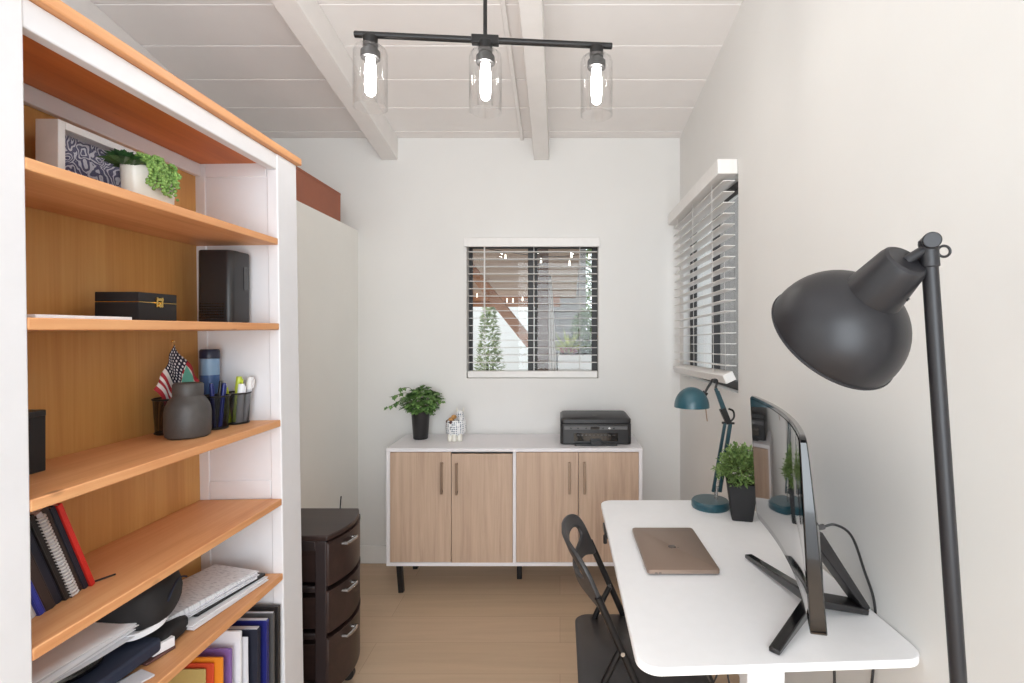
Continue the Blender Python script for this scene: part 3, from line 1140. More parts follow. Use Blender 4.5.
def zspan(x, v, inset=0.0, rc=0.022):
    a = max(0.0, abs(x) - (HW - inset - rc))
    c = rc - math.sqrt(max(0.0, rc * rc - a * a))
    lo_z, hi_z = ZB + inset + c, ZT - inset - c * 0.6
    return lo_z + (hi_z - lo_z) * v


def mthick(x, zz):
    e = 1 - (abs(x) / HW) ** 2
    v = (zz - ZB) / (ZT - ZB)
    return 0.012 + 0.018 * max(0, 1 - v) ** 0.7 + 0.020 * e * math.exp(-((v - 0.42) / 0.35) ** 2)


b = MB()
NX, NZ = 28, 16
# shell: front rim + back
fr = []
prof = []
loopn = []
rows = []
XS = [math.sin(PI / 2 * (-1 + 2 * i / NX)) * HW for i in range(NX + 1)]
for j in range(NZ + 1):
    rows.append([mon(x, zspan(x, j / NZ), mthick(x, zspan(x, j / NZ))) for x in XS])
vb = [[b.bm.verts.new(p) for p in row] for row in rows]
vf = [[b.bm.verts.new(mon(x, zspan(x, j / NZ), 0)) for x in XS] for j in range(NZ + 1)]
for j in range(NZ):
    for i in range(NX):
        b.face([vb[j][i], vb[j + 1][i], vb[j + 1][i + 1], vb[j][i + 1]])
        b.face([vf[j][i], vf[j][i + 1], vf[j + 1][i + 1], vf[j + 1][i]])
for i in range(NX):
    b.face([vf[0][i], vb[0][i], vb[0][i + 1], vf[0][i + 1]])
    b.face([vf[NZ][i], vf[NZ][i + 1], vb[NZ][i + 1], vb[NZ][i]])
for j in range(NZ):
    b.face([vf[j][0], vf[j + 1][0], vb[j + 1][0], vb[j][0]])
    b.face([vf[j][NX], vb[j][NX], vb[j + 1][NX], vf[j + 1][NX]])
b.build('housing', M['black_gloss'], mo, bevel=0.0025, seg=2)
b = MB()
b.grid(lambda u, v: mon(-HW + 0.012 + (2 * HW - 0.024) * u, ZB + 0.020 + (ZT - ZB - 0.030) * v, -0.0012), NX, NZ)
b.build('screen', M['screen'], mo)
# stand
hub = Vector((0.01, -0.065, 0.035))
Rm = Matrix.Rotation(math.radians(-77.5), 3, 'Z')


def loc_mon(x, y, zz):
    return Rm @ (Vector((x, y, 0)) - Vector((0.550, 1.248, 0))) + Vector((0, 0, zz))


st = MB()
for tip in ((0.570, 1.545), (0.455, 1.085)):
    tp = loc_mon(tip[0], tip[1], 0.006)
    st.bar(hub, tp, 0.026, 0.028, 0.024, 0.011)
st.build('front_foot', M['black_gloss'], mo, bevel=0.003)
st = MB()
rt = loc_mon(0.742, 1.258, 0.008)
up = Vector((0.0, -0.060, 0.20))
st.bar(hub, rt, 0.050, 0.020, 0.060, 0.014)
st.bar(up, rt + Vector((0, 0, 0.004)), 0.050, 0.030, 0.052, 0.016)
st.build('rear_foot', M['black_plastic'], mo, bevel=0.003)
st = MB()
st.bar(hub + Vector((0, 0, -0.004)), Vector((0.0, -0.046, 0.235)), 0.055, 0.022, 0.06, 0.02, up=(0, 1, 0))
st.build('neck', M['black_plastic'], mo, bevel=0.004)


# monitor cable
def wire(name, label, pts, r, mat, plug=None):
    P0 = Vector(pts[0])
    root = thing(name, label, 'cable', P0)
    MB().tube([Vector(p) - P0 for p in smooth_path(pts, 10)], r, 8).build('cord', mat, root)
    if plug:
        MB().cyl(Vector(plug[0]) - P0, Vector(plug[1]) - P0, 0.007, n=12).build('plug', M['grey_plastic'], root)
    return root


wire('monitor_cable', 'black cable arching from the back of monitor down behind the desk',
     [(0.668, 1.30, 0.948), (0.700, 1.295, 0.955), (0.735, 1.285, 0.93), (0.758, 1.27, 0.85), (0.7714, 1.25, 0.775), (0.7712, 1.25, 0.66), (0.72, 1.22, 0.30), (0.70, 1.15, 0.006)], 0.0032, M['black_plastic'],
     ((0.628, 1.292, 0.944), (0.672, 1.30, 0.949)))
wire('power_cable', 'black cable hanging straight down below the desk beside its leg',
     [(0.612, 1.14, 0.742), (0.613, 1.14, 0.60), (0.605, 1.15, 0.3), (0.60, 1.2, 0.006)], 0.0032, M['black_plastic'])
wire('tangled_cable', 'thin black cable looping under the desk beside the chair seat',
     [(0.37, 1.13, 0.742), (0.335, 1.16, 0.68), (0.36, 1.2, 0.62), (0.372, 1.16, 0.69), (0.385, 1.15, 0.60), (0.39, 1.2, 0.3), (0.39, 1.25, 0.006)], 0.0022, M['black_plastic'])


# ------------------------------------------------------------------ teal desk lamp
tl = thing('desk_lamp', 'teal balanced-arm desk lamp at the far end of the desk', 'lamp', (0.587, 1.99, DZ))
MB().lathe([(0.0, 0.0), (0.070, 0.0), (0.072, 0.004), (0.072, 0.022), (0.066, 0.029), (0.0, 0.030)], n=48).build('base', M['teal'], tl, angle=30)
P0 = Vector((0.022, 0.0, 0.030))
EL = Vector((0.067, 0.0, 0.328))
TP = Vector((0.020, 0.0, 0.463))
b = MB()
b.cyl(P0 + Vector((0, -0.01, 0.0)), P0 + Vector((0, -0.01, 0.05)), 0.004, n=10)
b.cyl(P0 + Vector((0, 0.01, 0.0)), P0 + Vector((0, 0.01, 0.05)), 0.004, n=10)
b.cyl(P0 + Vector((-0.016, 0, 0.034)), P0 + Vector((0.018, 0, 0.034)), 0.004, n=10)
b.build('base_hinge', M['chrome'], tl)
b = MB()
b.bar(P0 + Vector((-0.012, 0, 0.028)), EL + Vector((-0.010, 0, 0)), 0.012, 0.009, up=(0, 1, 0))
b.bar(P0 + Vector((0.014, 0, 0.028)), EL + Vector((0.010, 0, -0.004)), 0.014, 0.012, up=(0, 1, 0))
lowarm = b.build('lower_arm', M['teal_arm'], tl, bevel=0.002)
b = MB()
n = 90
b.tube([P0 + (EL - P0) * (0.10 + 0.30 * k / n) + Vector((math.cos(k * 1.1) * 0.005, math.sin(k * 1.1) * 0.005, 0.0)) for k in range(n)], 0.0011, 5)
b.build('spring', M['chrome'], lowarm)
b = MB()
b.bar(EL + Vector((-0.004, 0, 0.010)), TP, 0.012, 0.012, up=(0, 1, 0))
b.bar(EL + Vector((0.008, -0.004, 0.010)), TP + Vector((0.010, -0.004, -0.01)), 0.006, 0.006, up=(0, 1, 0))
uparm = b.build('upper_arm', M['teal_arm'], tl, bevel=0.002)
b = MB()
b.bar(EL + Vector((-0.022, 0, 0.055)), EL + Vector((0.004, 0, -0.002)), 0.020, 0.020, up=(0, 1, 0))
b.cyl(EL + Vector((-0.022, 0, 0)), EL + Vector((0.026, 0, -0.002)), 0.0045, n=10)
b.tube(smooth_path([EL + Vector((0.004, 0, 0.055)), EL + Vector((0.022, 0, 0.045)), EL + Vector((0.024, 0, 0.02)), EL + Vector((0.006, 0, 0.0))], 6), 0.004, 8)
b.build('elbow', M['black_metal'], tl)
b = MB()
HJ = Vector((0.016, 0, 0.487))
b.tube(smooth_path([TP, HJ + Vector((0.010, 0, 0.004)), HJ + Vector((-0.004, 0, 0.008)), HJ + Vector((-0.022, 0, -0.014)), Vector((-0.024, 0, 0.440))], 6), 0.0048, 8)
b.cyl(HJ + Vector((-0.002, -0.016, 0.004)), HJ + Vector((-0.002, 0.016, 0.004)), 0.008, n=12)
b.cyl((-0.034, 0, 0.424), (-0.018, 0, 0.448), 0.011, n=14)
b.build('head_joint', M['black_metal'], tl)
SCX = Vector((-0.073, 0, 0.3895))
prof = []
for k in range(13):
    a = PI / 2 * k / 12
    prof.append((0.0675 * math.cos(a), 0.078 * math.sin(a)))
inner = [(0.0655 * math.cos(PI / 2 * k / 12), 0.0755 * math.sin(PI / 2 * k / 12)) for k in range(12, -1, -1)]
b = MB()
b.lathe(prof, SCX, 40)
sh = b.bm
# open the underside, then add a white lining
for f in [f for f in sh.faces if abs(f.calc_center_median().z - SCX.z) < 1e-4]:
    sh.faces.remove(f)
shade = b.build('shade', M['teal'], tl)
b = MB()
vr = b.rings([[SCX + Vector((r_ * math.cos(t_), r_ * math.sin(t_), z_)) for t_ in [2 * PI * q / 40 for q in range(40)]] for r_, z_ in [(0.0675, 0.0)] + inner[::-1][:-1]], True, False, True)
b.build('shade_lining', M['ceramic'], shade, recalc=False)
MB().ball(SCX + Vector((0, 0, 0.032)), 0.024, 16, 10).build('bulb', M['ceramic'], shade)
MB().tube([SCX + Vector((0.048, -0.02, 0.008)), SCX + Vector((0.052, -0.02, -0.03)), SCX + Vector((0.055, -0.02, -0.052))], 0.0022, 8).build('grip', M['bronze'], shade)


# ------------------------------------------------------------------ boxwood pot on the desk
bp = thing('potted_plant', 'small-leaved green plant in a tall square black pot on the desk', 'plant', (0.6665, 1.872, DZ), (0, 0, math.radians(-14)))
b = MB()
lo = rrect(-0.036, 0.036, -0.036, 0.036, 0.008)
def sc_(p, k, zz):
    return [Vector((x * k, y * k, zz)) for x, y in p]
b.rings([sc_(lo, 1.0, 0), sc_(lo, 1.46, 0.128), sc_(lo, 1.46, 0.135), sc_(lo, 1.32, 0.135), sc_(lo, 1.28, 0.118)])
b.build('pot', M['black_matte'], bp)
MB().prism([(x * 1.28, y * 1.28) for x, y in lo], 0.112, 0.120).build('soil', M['soil'], bp)
rnd = random.Random(5)
b = MB()
s = MB()
for i in range(210):
    t = rnd.uniform(0, 2 * PI)
    e = rnd.uniform(-0.45, 1.4)
    d = Vector((math.cos(t) * math.cos(e), math.sin(t) * math.cos(e), math.sin(e)))
    L_ = rnd.uniform(0.064, 0.098) * (1.0 if e > 0 else 0.9)
    base = Vector((0, 0, 0.165))
    tip = base + Vector((d.x * L_ * 1.02, d.y * L_ * 1.02, d.z * L_ * 1.1))
    if i % 5 == 0:
        s.tube([(0, 0, 0.118), base, tip], 0.001, 5)
    for k in range(11):
        p = base.lerp(tip, 0.45 + 0.6 * k / 11)
        b.leaf(p, d + Vector((rnd.uniform(-1, 1), rnd.uniform(-1, 1), rnd.uniform(-.6, 1))), (rnd.uniform(-.5, .5), rnd.uniform(-.5, .5), 1), rnd.uniform(0.012, 0.018), 0.0105)
b.build('foliage', M['box_leaf'], bp, flat=True, recalc=False)
s.build('stems', M['stem'], bp)


# ------------------------------------------------------------------ folding chair
ch = thing('folding_chair', 'black folding chair with looped backrest pulled up to the desk', 'chair', (0.24, 1.60, 0))
SZ = 0.452
HWD = 0.19


def px_(zz):
    return -0.018 - 0.45 * (zz - 0.45)       # x of the side rails by height, in chair coordinates


pts = rrect(-0.188, 0.20, -0.195, 0.195, 0.040)
b = MB()
b.rings([[Vector((x * .97, y * .97, SZ - 0.022)) for x, y in pts], [Vector((x, y, SZ - 0.014)) for x, y in pts], [Vector((x, y, SZ - 0.004)) for x, y in pts], [Vector((x * .98, y * .98, SZ)) for x, y in pts]])
b.build('seat', M['chair'], ch, angle=50)
# backrest: bowed panel with a long hand hole, arched at the bottom
b = MB()
N = 64


def back_pt(u, zz):
    return Vector((px_(zz) - (0.046 + 0.16 * max(0, 0.80 - zz)) * (1 - u * u) + 0.004, HWD * u, zz))


def outer(a):
    ca, sa = math.cos(a), math.sin(a)
    u = math.copysign(abs(ca) ** 0.55, ca)
    if sa >= 0:
        zz = 0.735 + 0.098 * abs(sa) ** 0.60
    else:
        zz = 0.735 - abs(sa) ** 0.5 * (0.045 + 0.075 * abs(u) ** 6)
    return u, zz


def hole(a):
    ca, sa = math.cos(a), math.sin(a)
    return 0.80 * math.copysign(abs(ca) ** 0.75, ca), 0.760 + 0.034 * math.copysign(abs(sa) ** 0.75, sa)


rs = []
for k in range(7):
    f = k / 6
    ring = []
    for i in range(N):
        a = 2 * PI * (i + 0.5) / N
        uo, zo = outer(a)
        uh, zh = hole(a)
        ring.append(back_pt(uo + (uh - uo) * f, zo + (zh - zo) * f))
    rs.append(ring)
b.rings(rs, True, False, False)
o = b.build('backrest', M['chair'], ch, solid=0.013, bevel=0.004, angle=60)
for sgn in (-1, 1):
    y = sgn * HWD
    MB().tube([(px_(0.71), y, 0.71), (px_(0.45), y, 0.45), (px_(0.0), y, 0.011)], 0.0105, 12).build('leg', M['chair_metal'], ch)
    yy = sgn * (HWD - 0.020)
    MB().tube(smooth_path([(px_(0.56), yy, 0.56), (px_(0.56) - 0.03, yy, 0.50), (-0.13, yy, 0.42), (-0.16, yy, 0.25), (-0.20, yy, 0.011)], 6), 0.0095, 12).build('leg', M['chair_metal'], ch)
    MB().cyl((px_(0.56), y - 0.013, 0.56), (px_(0.56), y + 0.013, 0.56), 0.006, n=12).build('rivet', M['chrome'], ch)
MB().cyl((px_(0.12), -HWD, 0.12), (px_(0.12), HWD, 0.12), 0.008, n=12).build('stretcher', M['chair_metal'], ch)
MB().cyl((-0.178, -HWD + .02, 0.14), (-0.178, HWD - .02, 0.14), 0.008, n=12).build('stretcher', M['chair_metal'], ch)


# ------------------------------------------------------------------ floor lamp
fl = thing('floor_lamp', 'charcoal floor lamp with tilted dome shade on a leaning pole at right', 'lamp', (0.606, 0.70, 0))
ox = Vector((0.606, 0.70, 0))
MB().lathe([(0.0, 0.0), (0.125, 0.0), (0.128, 0.006), (0.122, 0.02), (0.02, 0.026), (0.0, 0.026)], n=48).build('base', M['lamp'], fl)
PT = Vector((0.507, 0.70, 1.548)) - ox
PB = Vector((0.612, 0.70, 0.02)) - ox
MB().tube([PB, PT], 0.0100, 20).build('pole', M['lamp'], fl)
b = MB()
dpole = (PT - PB).normalized()
b.cyl(PT - dpole * 0.012, PT + dpole * 0.026, 0.0118, n=20)
K = PT + dpole * 0.022
# cross knob turned along the view direction a little
kd = Vector((0.6, -0.80, 0.0)).normalized()
b.cyl(K + Vector((-0.006, -0.016, 0.001)), K + Vector((0.014, 0.022, 0.001)), 0.0112, n=24)
b.build('joint', M['lamp'], fl, bevel=0.0015)
b = MB()
rc = PT + Vector((0.020, 0, 0.010))
b.tube([rc + Vector((0.0085 * math.cos(2 * PI * k / 20), 0, 0.0075 * math.sin(2 * PI * k / 20))) for k in range(21)], 0.0018, 8)
b.build('ring', M['lamp'], fl)
AX = Vector((-0.238, 0.72, -0.65)).normalized()
RC = Vector((0.438, 0.815, 1.4426)) - ox
CT = RC - AX * 0.160
b = MB()
b.tube([K + Vector((-0.006, 0, -0.010)), CT + AX * 0.004], 0.0068, 14)
b.build('arm', M['lamp'], fl)
Tm = frame_from(-AX).to_4x4()
prof = []
for k in range(17):
    a = PI / 2 * k / 16
    prof.append((0.1015 * math.cos(a) ** 0.92, 0.100 * math.sin(a)))
vs = MB()
ring = [[RC + Tm.to_3x3() @ Vector((r_ * math.cos(t_), r_ * math.sin(t_), z_)) for t_ in [2 * PI * q / 64 for q in range(64)]]
        for r_, z_ in [(0.1015, -0.004)] + [(max(r, 0.002), z_) for r, z_ in prof[:-1]]]
vs.rings(ring, True, False, True)
shade = vs.build('shade', M['lamp'], fl, solid=0.0018)
b = MB()
rim = [RC + Tm.to_3x3() @ Vector((0.1022 * math.cos(2 * PI * q / 64), 0.1022 * math.sin(2 * PI * q / 64), -0.004)) for q in range(65)]
b.tube(rim, 0.0022, 8)
b.build('rim', M['lamp'], shade)
b = MB()
c3 = Tm.to_3x3()
ring = [[RC + c3 @ Vector((r_ * math.cos(t_), r_ * math.sin(t_), z_)) for t_ in [2 * PI * q / 48 for q in range(48)]]
        for r_, z_ in ((0.0415, 0.086), (0.0405, 0.095), (0.0325, 0.150), (0.0300, 0.157), (0.026, 0.160))]
b.rings(ring, True, False, True)
b.build('socket_cover', M['lamp'], fl, angle=30)
sc = MB()
sp = RC + c3 @ Vector((0.0, 0.0, 0.118))
side = Vector((0.55, -0.6, -0.55)).normalized()
side = (side - AX * side.dot(AX)).normalized()
sc.cyl(sp + side * 0.036, sp + side * 0.0392, 0.0026, n=10)
sc.build('screw', M['black_gloss'], fl)
MB().ball(RC + c3 @ Vector((0, 0, 0.045)), 0.028, 16, 12).build('bulb', M['ceramic'], fl)


# ------------------------------------------------------------------ pendant light
A = Vector((-0.626, 1.552, 2.350))
B = Vector((0.165, 1.617, 2.350))
mid = A.lerp(B, 0.4975)
pd = thing('pendant_light', 'black three-light bar pendant with clear glass cylinder shades', 'pendant light', (mid.x, mid.y, ceil_z(mid.y)))
pl_ = Vector((mid.x, mid.y, ceil_z(mid.y)))
b = MB()
b.cyl(A - pl_, B - pl_, 0.0098, n=20)
b.bar(mid - pl_ - (B - A).normalized() * 0.042, mid - pl_ + (B - A).normalized() * 0.042, 0.024, 0.026)
b.build('bar', M['black_metal'], pd, bevel=0.002)
MB().cyl(mid - pl_, (0, 0, -0.01), 0.0062, n=14).build('stem', M['black_metal'], pd)
MB().lathe([(0.0, -0.035), (0.05, -0.035), (0.058, -0.028), (0.06, 0.012), (0.0, 0.012)], n=32).build('canopy', M['black_metal'], pd)
for px, zg in ((370.5, 0), (485.5, 0), (596.5, 0)):
    # point on the bar seen at px
    tt = 0.5
    lo_, hi_ = 0.0, 1.0
    for _ in range(40):
        tt = (lo_ + hi_) / 2
        p = A.lerp(B, tt)
        if 560 + F * p.x / p.y < px:
            lo_ = tt
        else:
            hi_ = tt
    p = A.lerp(B, tt) - pl_
    s = MB()
    s.cyl(p + Vector((0, 0, -0.038)), p + Vector((0, 0, -0.004)), 0.0215, n=28)
    s.cyl(p + Vector((0, 0, -0.074)), p + Vector((0, 0, -0.036)), 0.0165, n=24)
    s.cyl(p + Vector((0, 0, -0.072)), p + Vector((0, 0, -0.050)), 0.029, n=28)
    so = s.build('socket', M['black_metal'], pd, bevel=0.0015)
    g_ = MB()
    prof = [(0.022, -0.034), (0.036, -0.036), (0.046, -0.044), (0.0495, -0.056), (0.0495, -0.218), (0.044, -0.230), (0.0, -0.232)]
    g_.rings([[p + Vector((r_ * math.cos(t_), r_ * math.sin(t_), z_)) for t_ in [2 * PI * q / 48 for q in range(48)]] for r_, z_ in
              [(0.022, -0.034), (0.036, -0.036), (0.046, -0.044), (0.0495, -0.056), (0.0495, -0.222)]], True, False, False)
    g_.build('glass_shade', M['glass'], pd, solid=0.0022)
    q_ = MB()
    q_.lathe([(0.0, -0.186), (0.009, -0.184), (0.0145, -0.176), (0.0165, -0.150), (0.0165, -0.100), (0.0135, -0.086), (0.0135, -0.072), (0.0, -0.070)], p, 24)
    q_.build('bulb', M['bulb'], so)


# ------------------------------------------------------------------ bookcase
# leans back a touch; its own frame has the front at x = 0 and y along the wall
TANL = 0.0148
BX0 = -0.8735
bk = thing('bookcase', 'tall white bookcase with orange pine shelves along the left wall', 'bookcase', (BX0, 0.74, 0.0055), (0, -math.atan(TANL), 0))
Y0, Y1 = 0.118, 0.888        # inside faces of the posts (local y)
YE = 1.006
DB = -0.262                  # face of the back panel
BACK = -0.295
SH = [(1.737, 'pine'), (1.466, 'pine'), (1.158, 'pine'), (0.907, 'pine'), (0.669, 'pine'), (0.272, 'pine')]
ST = 0.021


def front_x(zz):
    return BX0 - TANL * zz


def shelf_z(zz, x):
    """height of a shelf's top at world x (the case leans)"""
    return zz + (x - front_x(zz)) * TANL + 0.0058


b = MB()
for ya, yb in ((0.0, Y0), (Y1, YE)):
    b.box(-0.035, 0, ya, yb, 0, 2.008)
b.box(-0.030, -0.002, Y0, Y1, 1.957, 2.008)
b.build('front_frame', M['case_white'], bk, bevel=0.003)
for ya, yb, inn in ((0.006, 0.020, 1), (YE - 0.020, YE - 0.006, -1)):
    b = MB()
    yi0, yi1 = (0.085, Y0 - 0.004) if inn > 0 else (Y1 + 0.004, YE - 0.085)
    b.box(BACK + 0.02, -0.034, yi0 if inn < 0 else ya, yi1 if inn > 0 else yb, 0.05, 2.0)
    fy0, fy1 = (Y0 - 0.012, Y0) if inn > 0 else (Y1, Y1 + 0.012)
    b.box(BACK, DB + 0.030, fy0, fy1, 0.0, 2.0)
    for za, zb in ((1.935, 2.0), (0.907, 0.965), (0.06, 0.14)):
        b.box(DB + 0.031, -0.036, fy0 + 0.002 * (inn > 0), fy1 - 0.002 * (inn < 0), za, zb)
    b.build('side_panel', M['case_white'], bk, bevel=0.002)
MB().box(DB - 0.008, DB, Y0, Y1, 0.05, 2.0).build('back_panel', M['veneer'], bk)
MB().box(DB, DB + 0.018, Y0, Y1, 1.938, 1.978).build('back_rail', M['case_white'], bk, bevel=0.002)
MB().box(BACK, 0.014, -0.012, YE + 0.012, 2.009, 2.033).build('top', M['pine'], bk, bevel=0.003)
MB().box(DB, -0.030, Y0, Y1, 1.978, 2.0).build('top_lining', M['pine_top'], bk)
for zz, mm in SH:
    MB().box(DB + 0.001, -0.0005, Y0 + 0.0005, Y1 - 0.0005, zz - ST, zz).build('shelf', M[mm], bk, bevel=0.0025)
b = MB()
b.box(-0.02, 0, Y0, Y1, 0.08, 0.25)
b.build('plinth', M['case_white'], bk, bevel=0.002)

EPS = 0.0006

# --- second shelf from the top: shadow-box frame and succulents
zz = 1.737
fx = -1.075
pf = thing('picture_frame', 'deep white frame with navy floral print on the top shelf', 'picture frame', (fx, 1.170, shelf_z(zz, fx) + EPS))
b = MB()
fd, fh, fl_ = 0.024, 0.152, 0.102
for a in ((-fl_, -fl_ + 0.016, 0, fh), (fl_ - 0.016, fl_, 0, fh), (-fl_ + .016, fl_ - .016, 0, 0.016), (-fl_ + .016, fl_ - .016, fh - 0.016, fh)):
    b.box(-fd, fd, a[0], a[1], a[2], a[3])
b.build('frame', M['frame_white'], pf, bevel=0.0012)
MB().box(-0.012, -0.006, -fl_ + 0.016, fl_ - 0.016, 0.016, fh - 0.016).build('print', M['floral'], pf)
MB().box(fd - 0.008, fd - 0.006, -fl_ + 0.016, fl_ - 0.016, 0.016, fh - 0.016).build('glazing', M['pane'], pf, flat=True)
sx = -0.985
su = thing('succulent_pot', 'white oval pot of trailing green succulents on the top shelf', 'plant', (sx, 1.222, shelf_z(zz, sx) + EPS))
b = MB()
def oval(k, zv, n=36):
    return [Vector((0.042 * k * math.cos(2 * PI * q / n), 0.066 * k * math.sin(2 * PI * q / n), zv)) for q in range(n)]
b.rings([oval(0.86, 0), oval(0.92, 0.006), oval(1.0, 0.088), oval(0.93, 0.088), oval(0.9, 0.074)])
b.build('pot', M['ceramic'], su)
b = MB()
b.rings([oval(0.9, 0.066), oval(0.9, 0.076)])
b.build('soil', M['soil'], su)
rnd = random.Random(11)
b = MB()
for cx, cy, r_ in ((0.0, -0.072, 0.040), (-0.014, -0.035, 0.038), (0.010, -0.060, 0.030)):
    for ringk in range(4):
        for q in range(8):
            t = 2 * PI * q / 8 + ringk * 0.4
            e = 0.15 + ringk * 0.36
            b.leaf((cx, cy, 0.082), (math.cos(t) * math.cos(e), math.sin(t) * math.cos(e), math.sin(e)), (0, 0, 1), r_ * (1.15 - ringk * .12), r_ * 0.9, 0.25)
b.build('rosette_leaves', M['dark_leaf'], su, flat=True, recalc=False)
b = MB()
for i in range(34):
    y = rnd.uniform(-0.066, 0.020)
    x = rnd.uniform(0.0, 0.034)
    pth = smooth_path([(x * .4, y * .8, 0.085), (x + 0.012, y, 0.105 + rnd.uniform(-.01, .012)), (0.046 + rnd.uniform(-0.004, .010), y + rnd.uniform(-.01, .01), 0.085),
                       (0.052, y + rnd.uniform(-.012, .012), rnd.uniform(0.025, 0.07))], 6)
    for p in pth[3:]:
        b.ball(p + Vector((rnd.uniform(-.003, .003), rnd.uniform(-.003, .003), 0)), rnd.uniform(0.0034, 0.0048), 7, 5)
b.build('bead_strands', M['bead_leaf'], su)

# --- third shelf: paper, clasp box, shredder-like black device
zz = 1.466
x = -1.0
b = MB()
pts = [Vector(p) for p in ((-0.06, -0.15, 0), (0.09, -0.15, 0), (0.085, 0.055, 0.0), (-0.05, 0.055, 0.0))]
b.hexa([p + Vector((0, 0, 0.0)) for p in pts] + [p + Vector((0, 0, 0.006)) for p in pts])
tag(b.build('paper_sheet', M['paper'], loc=(x, 1.035, shelf_z(zz, x) + 0.0012)), 'loose white papers lying near the front of the black device shelf', 'paper')
x = -1.045
cb = thing('clasp_box', 'small black lidded box with brass clasp on the eye-level shelf', 'box', (x, 1.262, shelf_z(zz, x) + EPS))
bw, bl_ = 0.052, 0.060
MB().box(-bw, bw, -bl_, bl_, 0, 0.046).build('box_body', M['black_matte'], cb, bevel=0.0015)
ld_ = MB().box(-bw, bw, -bl_, bl_, 0.0475, 0.070).build('lid', M['black_matte'], cb, bevel=0.0015)
MB().box(-bw + 0.001, bw - 0.0008, -bl_ + 0.001, bl_ - 0.001, 0.046, 0.0475).build('lining', M['gold'], cb)
b = MB()
for yy in (-0.010, 0.006):
    b.box(bw - 0.001, bw + 0.003, yy, yy + 0.005, 0.036, 0.060)
b.box(bw - 0.001, bw + 0.004, -0.010, 0.011, 0.052, 0.058)
b.cyl((bw + 0.002, 0.0, 0.040), (bw + 0.0045, 0.0, 0.040), 0.005, n=12)
b.build('clasp', M['gold'], cb)
x = -1.030
dv = thing('black_device', 'tall black plastic device with rounded edges on the eye-level shelf', 'device', (x, 1.572, shelf_z(zz, x) + 0.0045))
pts = rrect(-0.056, 0.050, -0.052, 0.050, 0.018, 8)
b = MB()
b.rings([[Vector((p[0], p[1], 0.0)) for p in pts], [Vector((p[0], p[1], 0.211)) for p in pts], [Vector((p[0] * .97, p[1] * .97, 0.215)) for p in pts]])
b.build('housing', M['black_plastic'], dv)
b = MB()
b.prism(rrect(-0.011, 0.011, -0.036, 0.036, 0.004), 0, 0.0014, Matrix.Translation((0.0502, 0.018, 0.135)) @ Matrix.Rotation(PI / 2, 4, 'Y') @ Matrix.Rotation(PI / 2, 4, 'Z'))
b.build('slot', M['black_gloss'], dv)
b = MB()
for i in range(10):
    for j in range(6):
        y_ = -0.0522
        b.box(-0.045 + i * 0.0075, -0.040 + i * 0.0075, y_, y_ + 0.001, 0.012 + j * 0.008, 0.016 + j * 0.008)
b.build('vent_grille', M['black_gloss'], dv)
for fx_, fy_ in ((-0.04, -0.036), (0.036, -0.036), (-0.04, 0.036), (0.036, 0.036)):
    MB().cyl((fx_, fy_, -0.0045), (fx_, fy_, 0.001), 0.008, n=12).build('foot', M['black_matte'], dv)

# --- fourth shelf: dark box, jar, pen holders
zz = 1.158
x = -1.10
b = MB()
b.box(-0.043, 0.043, -0.09, 0.105, 0, 0.124)
kb = thing('dark_box', 'plain dark grey box at the near end of the jar shelf', 'box', (x, 0.944, shelf_z(zz, x) + EPS))
b.build('box_body', M['black_matte'], kb, bevel=0.002)
MB().box(-0.0435, 0.0435, -0.0905, 0.1055, 0.112, 0.1255).build('lid', M['black_plastic'], kb, bevel=0.002)
x = -1.005
jar = thing('stoneware_jar', 'charcoal stoneware jar with lid in front of the flag', 'jar', (x, 1.378, shelf_z(zz, x) + EPS))
MB().lathe([(0.0, 0.0), (0.046, 0.0), (0.051, 0.004), (0.0535, 0.018), (0.0535, 0.066), (0.051, 0.082), (0.044, 0.098), (0.036, 0.107), (0.034, 0.112), (0.0, 0.112)], n=48).build('body', M['stoneware'], jar)
MB().lathe([(0.0, 0.112), (0.0345, 0.112), (0.0352, 0.114), (0.0352, 0.140), (0.032, 0.1445), (0.0, 0.146)], n=40).build('lid', M['stoneware'], jar)


def mesh_cup(label, x, y, r0, r1, h):
    root = thing('pen_holder', label, 'pen holder', (x, y, shelf_z(zz, x) + EPS), group='black wire mesh pen holders')
    b_ = MB()
    b_.grid(lambda u, v: Vector(((r0 + (r1 - r0) * v) * math.cos(2 * PI * u), (r0 + (r1 - r0) * v) * math.sin(2 * PI * u), 0.004 + (h - 0.008) * v)), 40, 6, True, True)
    b_.build('mesh_wall', M['wire'], root)
    for nm, rr, z_ in (('base_ring', r0, 0.003), ('top_ring', r1, h - 0.003)):
        q_ = MB()
        q_.tube([(rr * math.cos(2 * PI * k / 32), rr * math.sin(2 * PI * k / 32), z_) for k in range(33)], 0.0026, 8)
        q_.build(nm, M['black_metal'], root)
    MB().cyl((0, 0, 0.0005), (0, 0, 0.003), r0, n=28).build('cup_base', M['black_metal'], root)
    return root


CUPS = [(-1.000, 1.575, 0.034, 0.039, 0.096), (-1.006, 1.489, 0.031, 0.036, 0.098), (-1.092, 1.425, 0.032, 0.037, 0.10)]
mesh_cup('black mesh cup of yellow-green highlighters nearest the white side panel', *CUPS[0])
mesh_cup('black mesh cup of blue pens just right of the stoneware jar', *CUPS[1])
mesh_cup('black mesh cup holding the flag behind the stoneware jar', *CUPS[2])


